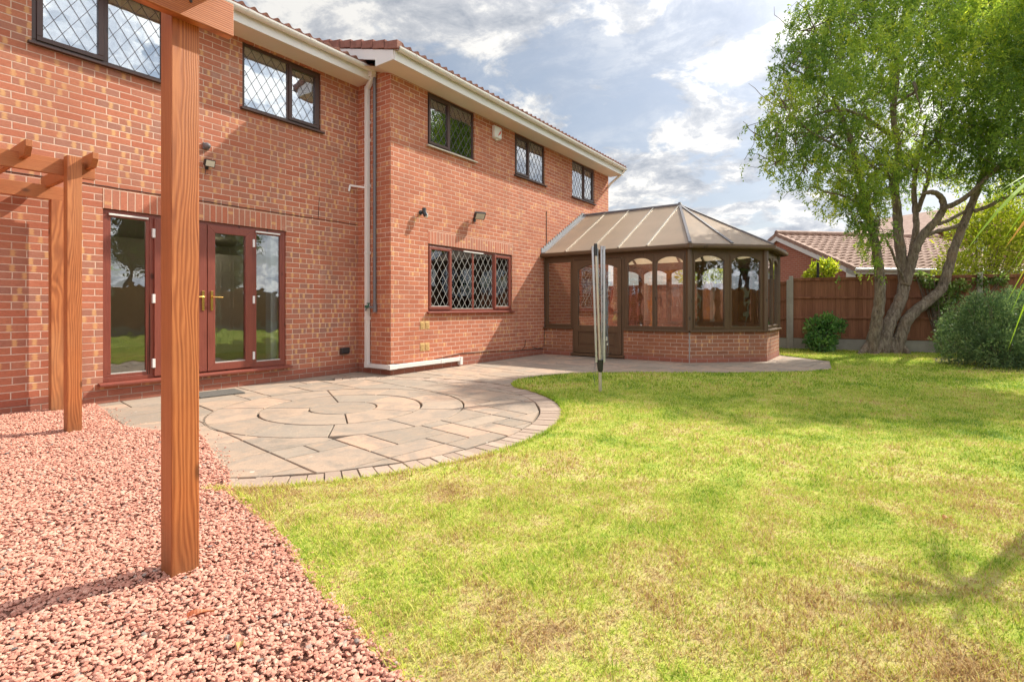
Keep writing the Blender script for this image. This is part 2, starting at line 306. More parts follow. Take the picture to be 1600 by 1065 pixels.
# ---------------------------------------------------------------- mesh builder
class MB:
    def __init__(s): s.v = []; s.f = []; s.m = []; s.sm = []; s.uv = {}
    def add(s, vs, fs, mi=0, smooth=False):
        b = len(s.v); s.v += [tuple(map(float, v)) for v in vs]
        for f in fs: s.f.append(tuple(b+i for i in f)); s.m.append(mi); s.sm.append(smooth)
        return s
    def box(s, x0, y0, z0, x1, y1, z1, mi=0):
        x0, x1 = min(x0, x1), max(x0, x1); y0, y1 = min(y0, y1), max(y0, y1); z0, z1 = min(z0, z1), max(z0, z1)
        return s.add([(x0,y0,z0),(x1,y0,z0),(x1,y1,z0),(x0,y1,z0),(x0,y0,z1),(x1,y0,z1),(x1,y1,z1),(x0,y1,z1)],
                     [(0,3,2,1),(4,5,6,7),(0,1,5,4),(1,2,6,5),(2,3,7,6),(3,0,4,7)], mi)
    def obox(s, o, a, b, c, mi=0):
        o, a, b, c = (np.array(q, float) for q in (o, a, b, c))
        if np.dot(np.cross(a, b), c) < 0: a, b = b, a
        P = [o, o+a, o+a+b, o+b]; P += [q+c for q in P]
        return s.add(P, [(0,3,2,1),(4,5,6,7),(0,1,5,4),(1,2,6,5),(2,3,7,6),(3,0,4,7)], mi)
    def bar(s, p, q, w, h, up=(0,0,1), mi=0):
        p, q, up = (np.array(t, float) for t in (p, q, up)); d = q-p
        a = np.cross(d, up); n = np.linalg.norm(a)
        a = np.array([1., 0, 0]) if n < 1e-6 else a/n
        b = np.cross(a, d/np.linalg.norm(d))
        return s.obox(p-a*w/2-b*h/2, d, a*w, b*h, mi)
    def prism(s, pts, n, mi=0):           # planar polygon (3D points), extruded by vector n
        P = [np.array(q, float) for q in pts]; n = np.array(n, float); k = len(P)
        nor = sum((np.cross(P[i]-P[0], P[i+1]-P[0]) for i in range(1, k-1)), np.zeros(3))
        if np.dot(nor, n) > 0: P = P[::-1]
        V = P+[q+n for q in P]
        return s.add(V, [tuple(range(k)), tuple(range(2*k-1, k-1, -1))]+[(i, i+k, (i+1) % k+k, (i+1) % k) for i in range(k)], mi)
    def tube(s, path, rad, n=8, mi=0, cap=True, smooth=True):
        P = [np.array(q, float) for q in path]; k = len(P)
        rad = [rad]*k if not hasattr(rad, '__len__') else list(rad)
        V = []; a = None
        for i in range(k):
            t = P[min(i+1, k-1)]-P[max(i-1, 0)]; t = t/(np.linalg.norm(t)+1e-9)
            if a is None:
                a = np.cross(t, (0, 0, 1)) if abs(t[2]) < .9 else np.cross(t, (0, 1, 0))
            a = a-t*np.dot(a, t); a = a/(np.linalg.norm(a)+1e-9); b = np.cross(t, a)
            for j in range(n):
                th = 2*math.pi*j/n; V.append(P[i]+rad[i]*(math.cos(th)*a+math.sin(th)*b))
        Fc = [(i*n+j, i*n+(j+1) % n, (i+1)*n+(j+1) % n, (i+1)*n+j) for i in range(k-1) for j in range(n)]
        s.add(V, Fc, mi, smooth)
        if cap: s.add([V[j] for j in range(n)], [tuple(range(n-1, -1, -1))], mi); s.add([V[(k-1)*n+j] for j in range(n)], [tuple(range(n))], mi)
        return s
    def cut(s):
        if not hasattr(s, 'cuts'): s.cuts = []
        s.cuts.append((len(s.v), len(s.f))); return s
    def each(s, name, mats, parent=None, **kw):      # one object per piece between cut() marks
        cs = sorted({(0, 0), *getattr(s, 'cuts', []), (len(s.v), len(s.f))}); out_ = []
        for (v0, f0), (v1, f1) in zip(cs[:-1], cs[1:]):
            if f1 == f0: continue
            q = MB(); q.v = s.v[v0:v1]; q.f = [tuple(i-v0 for i in f) for f in s.f[f0:f1]]; q.m = s.m[f0:f1]; q.sm = s.sm[f0:f1]
            out_.append(q.build(name, mats, parent, **kw))
        return out_
    def build(s, name, mats, parent=None, bevel=0, uvfun=None):
        me = bpy.data.meshes.new(name); off = np.array(parent_loc(parent))
        vs = [tuple(np.array(v)-off) for v in s.v] if parent else s.v
        me.from_pydata(vs, [], s.f)
        for mm in (mats if isinstance(mats, (list, tuple)) else [mats]): me.materials.append(MT[mm])
        me.polygons.foreach_set('material_index', s.m); me.polygons.foreach_set('use_smooth', s.sm)
        ul = me.uv_layers.new(name='UVMap')
        for pl in me.polygons:
            n = pl.normal
            for li, vi in zip(pl.loop_indices, pl.vertices):
                x, y, z = s.v[vi]
                if uvfun: ul.data[li].uv = uvfun(x, y, z, n)
                elif abs(n.z) > .8: ul.data[li].uv = (x, y)
                else:
                    tx, ty = -n.y, n.x; l = math.hypot(tx, ty) or 1
                    if tx < 0 or (abs(tx) < 1e-3 and ty < 0): tx, ty = -tx, -ty
                    ul.data[li].uv = ((x*tx+y*ty)/l, z)
        me.update()
        ob = bpy.data.objects.new(name, me); COL.objects.link(ob)
        if parent: ob.parent = parent
        if bevel:
            b = ob.modifiers.new('bevel', 'BEVEL'); b.width = bevel; b.segments = 2; b.limit_method = 'ANGLE'; b.angle_limit = R(40)
        return ob
def parent_loc(p):
    l = Vector((0, 0, 0))
    while p is not None: l += p.location; p = p.parent
    return l
def tag(o, label, cat, group=None):
    o['label'] = label; o['category'] = cat
    if group: o['group'] = group
    return o
def thing(name, label, cat, loc, group=None):
    o = bpy.data.objects.new(name, None); COL.objects.link(o); o.location = [float(q) for q in loc]; o.empty_display_size = .1
    return tag(o, label, cat, group)
def struct(o, kind='structure'): o['kind'] = kind; return o
def npmesh(name, V, Fq, mat, parent=None, rnd=None, smooth=False):
    off = np.array(parent_loc(parent)); V = (V-off).astype(np.float32)
    me = bpy.data.meshes.new(name); k = Fq.shape[1]; nf = len(Fq)
    me.vertices.add(len(V)); me.vertices.foreach_set('co', V.ravel())
    me.loops.add(nf*k); me.loops.foreach_set('vertex_index', Fq.astype(np.int32).ravel())
    me.polygons.add(nf); me.polygons.foreach_set('loop_start', np.arange(nf, dtype=np.int32)*k)
    me.materials.append(MT[mat])
    if rnd is not None:
        a = me.attributes.new('rnd', 'FLOAT', 'FACE'); a.data.foreach_set('value', rnd.astype(np.float32))
    me.update(calc_edges=True); me.validate()
    me.polygons.foreach_set('use_smooth', np.full(nf, smooth))
    ob = bpy.data.objects.new(name, me); COL.objects.link(ob)
    if parent: ob.parent = parent
    return ob
def leaves(name, C, D, L, Wd, mat, parent, hue=None, fold=.25):
    """C centres (n,3), D leaf directions; each leaf is a folded diamond of two triangles-pairs"""
    n = len(C); D = D/np.linalg.norm(D, axis=1, keepdims=True)
    Rn = RS.normal(size=(n, 3)); A = np.cross(D, Rn); A /= np.linalg.norm(A, axis=1, keepdims=True)+1e-9
    B = np.cross(D, A)
    L = (L*RS.uniform(.7, 1.3, n))[:, None]; Wd = (Wd*RS.uniform(.7, 1.3, n))[:, None]
    p0 = C-D*L/2; p1 = C+A*Wd/2+B*Wd*fold; p2 = C+D*L/2; p3 = C-A*Wd/2+B*Wd*fold
    V = np.stack([p0, p1, p2, p3], 1).reshape(-1, 3)
    i = np.arange(n)*4
    Fq = np.stack([i, i+1, i+2, i, i+2, i+3], 1).reshape(-1, 3)
    r = RS.uniform(0, 1, n) if hue is None else hue
    return npmesh(name, V, Fq, mat, parent, np.repeat(np.clip(r, 0, 1), 2))
def inpoly(P, poly):
    x, y = P[:, 0], P[:, 1]; r = np.zeros(len(P), bool); k = len(poly)
    for i in range(k):
        x1, y1 = poly[i]; x2, y2 = poly[(i+1) % k]
        c = ((y1 > y) != (y2 > y)) & (x < (x2-x1)*(y-y1)/((y2-y1) or 1e-9)+x1); r ^= c
    return r
exec_order = None
# ================================================================ GROUND
D1, D2, UC = 7.357, 6.533, 5.786
PC = (3.5, 4.97); RC = (3.64, 4.89); R_IN, R_OUT = 2.33, 2.57
arc = [(PC[0]+R_OUT*math.cos(R(a)), PC[1]+R_OUT*math.sin(R(a))) for a in range(219, 343, 3)]
gedge = [(.92, -9), (.93, -3), (1.0, .2), (1.06, 1.1), (1.12, 1.42), (1.22, 1.8), (1.34, 2.2), (1.43, 2.55), (1.5, 2.9), (1.56, 3.2)]
lawn_poly = gedge + arc + [(6.12, 4.35), (6.5, 4.5), (7.1, 4.42), (7.6, 4.18), (8.0, 3.85), (8.4, 3.3), (8.7, 2.85), (9.12, 2.16), (9.6, 1.6), (10.1, 1.08), (10.8, .70), (12.5, .86), (13.25, 1.75), (13.9, 2.4), (14.4, 3.3), (15.3, 3.3), (15.55, 1.9), (15.9, -.1), (16.3, -2.2), (17.3, -9)]
b = MB(); b.add([(-150, -150, -.09), (200, -150, -.09), (200, 200, -.09), (-150, 200, -.09)], [(0, 1, 2, 3)]); struct(b.build('ground', 'soil'))
b = MB(); b.add([(x, y, .012) for x, y in lawn_poly]+[(x, y, -.05) for x, y in lawn_poly], [tuple(range(len(lawn_poly)))]+[(i+len(lawn_poly), (i+1) % len(lawn_poly)+len(lawn_poly), (i+1) % len(lawn_poly), i) for i in range(len(lawn_poly))])
lo = b.build('lawn', 'lawn_ground'); struct(lo)
bm = bmesh.new(); bm.from_mesh(lo.data); bmesh.ops.triangulate(bm, faces=bm.faces[:]); bmesh.ops.recalc_face_normals(bm, faces=bm.faces[:]); bm.to_mesh(lo.data); bm.free()
b = MB(); b.box(-6, -9, -.07, 15.6, 7.5, -.028); struct(b.build('paving_bed', 'grout'))
gpoly = [(-5, -9)] + gedge + [(1.60, 3.32), (1.72, 3.57), (1.84, 4.0), (2.0, 4.5), (2.1, 4.88), (2.02, 5.15), (1.89, 5.42), (1.82, 5.77), (2.075, 7.35), (-5, 7.35)]
b = MB(); b.add([(x, y, .003) for x, y in gpoly]+[(x, y, -.026) for x, y in gpoly], [tuple(range(len(gpoly)))]+[(i+len(gpoly), (i+1) % len(gpoly)+len(gpoly), (i+1) % len(gpoly), i) for i in range(len(gpoly))])
lo = b.build('gravel_bed', 'gravel_base'); struct(lo)
bm = bmesh.new(); bm.from_mesh(lo.data); bmesh.ops.triangulate(bm, faces=bm.faces[:]); bmesh.ops.recalc_face_normals(bm, faces=bm.faces[:]); bm.to_mesh(lo.data); bm.free()

# ---- patio slabs
slabV, slabF, slabR = [], [], []
def slab(poly, top=0.0, thick=.03, wob=.0016):
    poly = [np.array(p) for p in poly]
    area = .5*sum(poly[i][0]*poly[(i+1) % len(poly)][1]-poly[(i+1) % len(poly)][0]*poly[i][1] for i in range(len(poly)))
    if abs(area) < .004: return
    if area < 0: poly = poly[::-1]
    k = len(poly); b0 = len(slabV); ct = sum(poly)/k
    tx, ty, tz = random.uniform(-wob, wob), random.uniform(-wob, wob), random.uniform(-wob, wob)
    for p in poly:
        q = p+(ct-p)/max(np.linalg.norm(ct-p), 1e-6)*.005
        z = top+tz+tx*(q[0]-ct[0])+ty*(q[1]-ct[1]); slabV.append((q[0], q[1], z))
    for p in poly: slabV.append((p[0], p[1], top+tz-.006))
    for p in poly: slabV.append((p[0], p[1], -thick))
    r = random.random()
    slabF.append(tuple(range(b0, b0+k))); slabR.append(r)
    for i in range(k):
        j = (i+1) % k
        slabF.append((b0+k+i, b0+k+j, b0+j, b0+i)); slabR.append(r)
        slabF.append((b0+2*k+i, b0+2*k+j, b0+k+j, b0+k+i)); slabR.append(r)
def flush(name, mat):
    me = bpy.data.meshes.new(name); me.from_pydata(slabV, [], slabF); me.materials.append(MT[mat])
    a = me.attributes.new('rnd', 'FLOAT', 'FACE'); a.data.foreach_set('value', slabR)
    ob = bpy.data.objects.new(name, me); COL.objects.link(ob); struct(ob)
    bm = bmesh.new(); bm.from_mesh(me); bmesh.ops.triangulate(bm, faces=[f for f in bm.faces if len(f.verts) > 4]); bm.to_mesh(me); bm.free()
    slabV.clear(); slabF.clear(); slabR.clear(); return ob
def seg(c, r0, r1, a0, a1, g=.0065):
    n = max(2, int((a1-a0)/6)); P = []
    for i in range(n+1):
        a = a0+(a1-a0)*i/n; P.append((r1, a))
    Q = [(r0, a) for _, a in P[::-1]] if r0 > 0 else [(0, 0)]
    res = []
    for rr, a in P+Q:
        rr2 = rr-g if (rr, a) in P else rr+g
        ga = math.degrees(g/max(rr2, .1)); a2 = a
        if a == a0: a2 = a+ga
        if a == a1: a2 = a-ga
        res.append((c[0]+rr2*math.cos(R(a2)), c[1]+rr2*math.sin(R(a2))))
    return res
slab([(RC[0]+.35*math.cos(R(a)), RC[1]+.35*math.sin(R(a))) for a in range(0, 360, 12)])
for k, a in enumerate([10, 62, 128, 176, 236, 290]):
    nx_ = [10, 62, 128, 176, 236, 290, 370][k+1]; slab(seg(RC, .362, .85, a, nx_))
A2 = [-8, 26, 62, 96, 128, 165, 196, 228, 262, 300, 326, 352]
for i in range(len(A2)-1): slab(seg(RC, .862, 1.335, A2[i], A2[i+1]))
# random coursed slabs around the circle, turned with the house
G_ = .27
occ = {}
sizes = [(3, 2), (2, 2), (2, 1), (1, 2), (2, 2), (1, 1), (2, 3)]
rects = []
for j in range(-4, 28):
    for i in range(0, 50):
        if (i, j) in occ: continue
        random.shuffle(sizes)
        for (w, h) in sizes+[(1, 1)]:
            if all((i+a, j+bb) not in occ for a in range(w) for bb in range(h)):
                for a in range(w):
                    for bb in range(h): occ[(i+a, j+bb)] = 1
                rects.append((i*G_, j*G_, (i+w)*G_, (j+h)*G_)); break
RA = R(-7)
def pushout(p, c, rad):
    d = np.array(p)-c; l = np.linalg.norm(d)
    return p if l >= rad or l < 1e-6 else c+d*rad/l
def pushin(p, c, rad):
    d = np.array(p)-c; l = np.linalg.norm(d)
    return p if l <= rad else c+d*rad/l
def dense(x0, y0, x1, y1, st=.03):
    P = []
    for (a, b2) in (((x0, y0), (x1, y0)), ((x1, y0), (x1, y1)), ((x1, y1), (x0, y1)), ((x0, y1), (x0, y0))):
        n = max(1, int(math.hypot(b2[0]-a[0], b2[1]-a[1])/st))
        for i in range(n): P.append(np.array([a[0]+(b2[0]-a[0])*i/n, a[1]+(b2[1]-a[1])*i/n]))
    return P
def clean(P):
    Q = []
    for p in P:
        if not Q or np.linalg.norm(np.array(p)-Q[-1]) > .012: Q.append(np.array(p))
    # drop collinear points
    out = []
    for i in range(len(Q)):
        a, b2, c = Q[i-1], Q[i], Q[(i+1) % len(Q)]
        if abs(np.cross(b2-a, c-b2)) > 1e-5: out.append(b2)
    return out
pc, rc = np.array(PC), np.array(RC)
def ring_zone(p):       # angles where the paver ring passes
    a = math.degrees(math.atan2(p[1]-PC[1], p[0]-PC[0])) % 360
    return a > 216 or a < 52
GE = np.array(gpoly[1:-1])
def offgravel(p):
    if not inpoly(np.array([p]), gpoly)[0]: return p
    best, bd = p, 9
    for i in range(len(GE)-1):
        a0, a1 = GE[i], GE[i+1]; e_ = a1-a0; t_ = min(1, max(0, np.dot(p-a0, e_)/np.dot(e_, e_))); q_ = a0+e_*t_; d_ = np.linalg.norm(p-q_)
        if d_ < bd: bd, best = d_, q_
    return best
for (x0, y0, x1, y1) in rects:
    g = .0075; P = dense(x0+g, y0+g, x1-g, y1-g)
    ca, sa = math.cos(RA), math.sin(RA)
    P = [np.array([p[0]*ca-p[1]*sa-.35, p[0]*sa+p[1]*ca+.9]) for p in P]
    P = [offgravel(p) for p in P]
    ct = sum(P)/len(P)
    if ct[0] > 14.3 or ct[0] < .9 or ct[1] > 7.9 or ct[1] < .3: continue
    dR = np.linalg.norm(ct-pc); inz = ring_zone(ct)
    def emit(Q):
        Q = clean(Q)
        if len(Q) >= 3: slab(Q)
    mx = max(np.linalg.norm(p-pc) for p in P)
    mn = min(np.linalg.norm(p-pc) for p in P)
    if np.linalg.norm(ct-rc) < 1.02: continue
    if inz and dR > R_IN-.05 and dR < R_OUT+.05 and mx < R_OUT+.1 and mn > R_IN-.1: continue
    if inz and mn < R_IN-.01:
        emit([pushout(pushin(p, pc, R_IN-.012), rc, 1.348) for p in P])
        if mx > R_OUT+.05: emit([pushout(p, pc, R_OUT+.012) for p in P])
    elif inz: emit([pushout(p, pc, R_OUT+.012) for p in P])
    else: emit([pushout(p, rc, 1.348) for p in P])
flush('patio', 'sandstone')
a = 216
while a < 412: slab(seg(PC, R_IN, R_OUT, a, a+2.55, .0022), top=-.002, wob=.004); a += 2.62
flush('patio_edging', 'paver')

# ---- gravel stones
def stones(n, region, r0, r1, zlo, zhi):
    P = np.c_[RS.uniform(region[0], region[1], n), RS.uniform(region[2], region[3], n)]
    gp = [(x+ (.03 if i > 0 and i < len(gpoly)-1 else 0), y) for i, (x, y) in enumerate(gpoly)]
    return P[inpoly(P, gp)]
ico_v = []; t = (1+5**.5)/2
for a_, b_ in ((1, t),):
    for s1 in (-1, 1):
        for s2 in (-1, 1): ico_v += [(0, s1*a_, s2*b_), (s1*a_, s2*b_, 0), (s2*b_, 0, s1*a_)]
ico_v = np.array(ico_v, float); ico_v /= np.linalg.norm(ico_v[0])
from itertools import combinations
ico_f = []
el = min(np.linalg.norm(ico_v[i]-ico_v[j]) for i, j in combinations(range(12), 2))*1.01
for i, j, k in combinations(range(12), 3):
    if all(np.linalg.norm(ico_v[p]-ico_v[q]) < el for p, q in ((i, j), (j, k), (i, k))):
        ico_f.append((i, j, k) if np.dot(np.cross(ico_v[j]-ico_v[i], ico_v[k]-ico_v[i]), ico_v[i]) > 0 else (i, k, j))
ico_f = np.array(ico_f)
gs = []
for reg, dens, r0, r1 in (((-.6, 2.2, .7, 3.2), 9500, .0045, .0125), ((-.9, 2.2, 3.2, 7.35), 5200, .0065, .0135), ((-4, -.7, -1, 7.35), 700, .014, .024), ((-1, 1.1, -2, .7), 900, .013, .02)):
    n = int((reg[1]-reg[0])*(reg[3]-reg[2])*dens); P = stones(n, reg, r0, r1, 0, 0); n = len(P)
    rad = (r0+(r1-r0)*RS.beta(1.6, 1.9, n))*RS.choice([1, 1, 1, 1, 1, 1.3], n)
    z = RS.uniform(.004, .017, n) + .004 + .005*np.sin(P[:, 0]*5.1+P[:, 1]*2.3)*np.sin(P[:, 1]*4.2)
    gs.append(np.c_[P, z, rad])
ek = []      # a few chippings strayed onto the lawn and the slabs
for i in range(4, len(gpoly)-2):
    a0, a1 = np.array(gpoly[i]), np.array(gpoly[i+1]); l = np.linalg.norm(a1-a0); k = int(l*46); tt = RS.uniform(0, 1, k)[:, None]
    nn = np.array([a1[1]-a0[1], -(a1[0]-a0[0])])/l; q_ = a0+(a1-a0)*tt+nn*np.abs(RS.normal(0, .07, k))[:, None]; ek.append(np.c_[q_, np.full(k, .012), RS.uniform(.005, .011, k)])
gs = np.concatenate(gs+ek); n = len(gs)
Q = RS.normal(size=(n, 3, 3)); Q, _ = np.linalg.qr(Q)
jit = ico_v[None]*RS.uniform(.62, 1.2, (n, 12, 1)); jit = jit*np.array([1.25, .95, .72])
V = np.einsum('nij,nkj->nki', Q, jit)*gs[:, 3][:, None, None]; V[:, :, 2] *= .6
V += gs[:, None, :3]
Fq = (ico_f[None]+(np.arange(n)*12)[:, None, None]).reshape(-1, 3)
go = npmesh('gravel', V.reshape(-1, 3), Fq, 'gravel_stone', None, np.repeat(RS.uniform(0, 1, n), 20)); struct(go, 'stuff')
go['label'] = 'pinkish red stone chippings spread between the wall and the lawn'

# ---- grass blades
def blades(region, dens, h, w, seed, cond=None):
    n = int((region[1]-region[0])*(region[3]-region[2])*dens)
    P = np.c_[RS.uniform(region[0], region[1], n), RS.uniform(region[2], region[3], n)]
    # clump towards tuft centres
    P = P[inpoly(P, lawn_poly)]
    if cond is not None: P = P[cond(P)]
    n = len(P); tuft = np.sin(P[:, 0]*9.3+3*np.sin(P[:, 1]*5.1))*np.sin(P[:, 1]*8.7+2*np.sin(P[:, 0]*6.3))
    hh = h*RS.uniform(.45, 1.3, n)*(1+.4*tuft)*RS.choice([1, 1, 1, 1, 1, 1, 1.5], n); az = RS.uniform(0, 2*math.pi, n)
    lean = RS.uniform(.25, 1.3, n)*hh; d = np.c_[np.cos(az), np.sin(az)]; s2 = np.c_[-d[:, 1], d[:, 0]]
    ww = w*RS.uniform(.6, 1.3, n)
    base = np.c_[P, np.full(n, .010)]
    def pt(t, side): return base+np.c_[d*(lean*t**1.6)[:, None]+s2*(ww*side)[:, None], hh*t*(1-.18*t)]
    V = np.stack([pt(0, -.5), pt(0, .5), pt(.55, .4), pt(.55, -.4), pt(1., 0)], 1)
    return V.reshape(-1, 3), RS.uniform(0, 1, n)
dist = lambda P: P[:, 0]*c_+P[:, 1]*s_
VV, RR = [], []
for reg, dens, h, w, cond in (
    ((.9, 6.5, -3.5, 3.4), 17000, .022, .0032, lambda P: (dist(P) > 1.2) & (dist(P) < 3.3) & (P[:, 0]*s_-P[:, 1]*c_ < dist(P)*1.15+.3)),
    ((1.2, 10, -5, 4.6), 5600, .025, .0052, lambda P: (dist(P) >= 3.3) & (dist(P) < 7) & (P[:, 0]*s_-P[:, 1]*c_ < dist(P)*1.15+.4)),
    ((3, 17, -9, 4.6), 2000, .032, .009, lambda P: (dist(P) >= 7) & (P[:, 0]*s_-P[:, 1]*c_ < dist(P)*1.15+1)),
    ((.9, 17, -9, 1), 350, .045, .012, lambda P: (dist(P) > -5) & ((dist(P) < 1.2) | (P[:, 0]*s_-P[:, 1]*c_ > dist(P)*1.1+.3)))):
    v, r = blades(reg, dens, h, w, 1, cond); VV.append(v); RR.append(r)
# taller unmown blades along the paving edge
epts = []
E2 = lawn_poly[8:len(lawn_poly)-4]
for i in range(len(E2)-1):
    a0, a1 = np.array(E2[i]), np.array(E2[i+1]); l = np.linalg.norm(a1-a0); k = int(l*620)
    tt = RS.uniform(0, 1, k)[:, None]; q = a0+(a1-a0)*tt; nn = np.array([a1[1]-a0[1], -(a1[0]-a0[0])])/l
    epts.append(q+nn*RS.uniform(-.012, .06, k)[:, None])
P = np.concatenate(epts); n = len(P); az = RS.uniform(0, 2*math.pi, n); hh = RS.uniform(.02, .06, n)
d = np.c_[np.cos(az), np.sin(az)]; s2 = np.c_[-d[:, 1], d[:, 0]]; base = np.c_[P, np.full(n, .0)]
lean = RS.uniform(.3, 1., n)*hh; ww = RS.uniform(.003, .006, n)
pt = lambda t, side: base+np.c_[d*(lean*t**1.6)[:, None]+s2*(ww*side)[:, None], hh*t*(1-.18*t)]
VV.append(np.stack([pt(0, -.5), pt(0, .5), pt(.55, .4), pt(.55, -.4), pt(1., 0)], 1).reshape(-1, 3)); RR.append(RS.uniform(0, .55, n))
V = np.concatenate(VV); r = np.concatenate(RR); n = len(r); i = np.arange(n)*5
Fq = np.stack([i, i+1, i+2, i, i+2, i+3, i+3, i+2, i+4], 1).reshape(-1, 3)
go = npmesh('grass', V, Fq, 'grass_blade', None, np.repeat(r, 3)); struct(go, 'stuff')
go['label'] = 'short patchy lawn grass, part green and part dried to straw'
print('blades', n, 'stones', len(gs))
# ================================================================ HOUSE
house = thing('house', 'two storey red brick house with leaded windows and white gutters behind the patio', 'house', (5.786, 7.357, 0))
def wall(mb, o, d, L, z0, z1, ops=(), rev=.11, step=None):
    o = np.array(o, float); d = np.array(d, float); inn = np.array([-d[1], d[0]])
    S = sorted({0, L, *[q for op in ops for q in op[:2]]}); Z = sorted({z0, z1, *[q for op in ops for q in op[2:4]]})
    def P(s, z, e=0): q = o+d*s+inn*e; return (q[0], q[1], z)
    for i in range(len(S)-1):
        for j in range(len(Z)-1):
            sm, zm = (S[i]+S[i+1])/2, (Z[j]+Z[j+1])/2
            if any(a < sm < b and c < zm < e for a, b, c, e in ops): continue
            mb.add([P(S[i], Z[j]), P(S[i+1], Z[j]), P(S[i+1], Z[j+1]), P(S[i], Z[j+1])], [(0, 1, 2, 3)])
    for a, b2, c, e in ops:
        mb.add([P(a, c), P(b2, c), P(b2, c, rev), P(a, c, rev)], [(0, 1, 2, 3)])
        mb.add([P(a, e), P(b2, e), P(b2, e, rev), P(a, e, rev)], [(3, 2, 1, 0)])
        mb.add([P(a, c), P(a, e), P(a, e, rev), P(a, c, rev)], [(3, 2, 1, 0)])
        mb.add([P(b2, c), P(b2, e), P(b2, e, rev), P(b2, c, rev)], [(0, 1, 2, 3)])
LW = [(1.555, 2.825, 3.90, 4.87), (3.79, 5.055, 3.90, 4.87)]
FD = (2.176, 4.455, .20, 2.262)
LX0 = -4.0
b = MB(); wall(b, (LX0, D1), (1, 0), UC-LX0, -.06, 4.93, [(a-LX0, c-LX0, e, f) for a, c, e, f in LW+[FD]]); b.build('wall', 'brick_left', house)
RW = [(6.63, 7.93, 3.945, 4.93), (9.31, 10.56, 3.97, 4.93), (11.89, 13.18, 3.94, 4.93)]
GW = (6.64, 9.21, 1.0, 2.235)
RX1 = 14.08
b = MB(); wall(b, (UC, D2), (1, 0), RX1-UC, -.06, 4.97, [(a-UC, c-UC, e, f) for a, c, e, f in RW+[GW]]); b.build('wall', 'brick_right', house)
b = MB(); b.add([(UC, D1+4, -.06), (UC, D2, -.06), (UC, D2, 4.98), (UC, D1+4, 6.45)], [(0, 1, 2, 3)]); b.build('wall', 'brick_right', house)
b = MB(); b.add([(RX1, D2, -.06), (RX1, 15.4, -.06), (RX1, 15.4, 4.98), (RX1, 11, 6.3), (RX1, D2, 4.98)], [(0, 1, 2, 3, 4)])
b.add([(LX0, 15.4, -.06), (RX1, 15.4, -.06), (RX1, 15.4, 5), (LX0, 15.4, 5)], [(3, 2, 1, 0)])
b.add([(LX0, D1, -.06), (LX0, 15.4, -.06), (LX0, 15.4, 5), (LX0, 11, 6.2), (LX0, D1, 4.93)], [(4, 3, 2, 1, 0)]); b.build('wall', 'brick_right', house)
# soldier courses (bricks on end) and plinth courses, standing 3 mm proud of the wall
b = MB(); b.box(2.176, D1-.003, 2.262, 4.455, D1+.02, 2.498); b.build('soldier_course', 'brick_soldier', house, uvfun=lambda x, y, z, n: (z-2.258, x))
b = MB(); b.box(6.64, D2-.003, 2.235, 9.21, D2+.02, 2.47); b.build('soldier_course', 'brick_soldier', house, uvfun=lambda x, y, z, n: (z-2.231, x))
b = MB(); b.box(LX0, D1-.004, -.05, UC-.004, D1+.02, .157); b.box(UC-.004, D2-.004, -.05, UC+.02, D1-.004, .157); b.box(UC+.02, D2-.004, -.05, 10.45, D2+.02, .157); b.build('plinth', 'brick_plinth', house)
def room(u0, u1, v0, v1, z0, z1):
    b = MB(); P = [(u0, v0, z0), (u1, v0, z0), (u1, v1, z0), (u0, v1, z0), (u0, v0, z1), (u1, v0, z1), (u1, v1, z1), (u0, v1, z1)]
    b.add(P, [(4, 5, 6, 7)][::1]+[(1, 2, 6, 5), (2, 3, 7, 6), (3, 0, 4, 7)], 0); b.add(P, [(0, 1, 2, 3)], 1)
    b.build('room_lining', ['interior_plaster', 'interior_floor'], house)
room(.6, 5.7, D1+.12, 11.6, .18, 2.42); room(6.2, 10.2, D2+.12, 10.5, .18, 2.42); room(-1, 5.7, D1+.12, 10, 2.9, 4.92); room(6.0, 13.9, D2+.12, 10, 2.9, 4.96)
m, nt = newmat('lamp_glow'); finish(nt, nd(nt, 'ShaderNodeEmission', {'Color': (1, .80, .52, 1), 'Strength': 9}).outputs[0])
for (lx, ly) in ((1.9, 8.7), (3.9, 8.7), (2.6, 10.4), (4.6, 10.4)):
    b = MB(); b.tube([(lx, ly, 2.405), (lx, ly, 2.42)], .05, 14); b.build('ceiling_downlight', 'lamp_glow', house)
    ll = bpy.data.lights.new('downlight', 'POINT'); ll.energy = 2.2; ll.color = (1, .86, .66); ll.shadow_soft_size = .08
    lo_ = bpy.data.objects.new('downlight', ll); COL.objects.link(lo_); lo_.location = (lx, ly, 2.3)
# interior panelled door seen through the glass
b = MB(); y = 10.9; x0, x1 = 5.08, 5.68; b.box(x0-.06, y, .18, x1+.02, y+.04, 2.18); b.box(x0, y-.03, .2, x1, y, 2.12)
idoor = b.build('interior_door', 'painted_door', house)
b = MB()
for zx in ((.35, .95), (1.1, 1.75), (1.83, 2.04)):
    for xx in ((x0+.09, x0+.27), (x0+.34, x0+.52)):
        for (p, q) in (((xx[0], zx[0]), (xx[1], zx[0])), ((xx[1], zx[0]), (xx[1], zx[1])), ((xx[1], zx[1]), (xx[0], zx[1])), ((xx[0], zx[1]), (xx[0], zx[0]))):
            b.bar((p[0], y-.035, p[1]), (q[0], y-.035, q[1]), .012, .012, (0, 1, 0))
b.build('panel_moulding', 'painted_door', idoor)
b = MB(); b.box(4.30, D1+.16, .2, 4.40, D1+.3, 2.3); b.build('curtain', 'net_curtain', house)

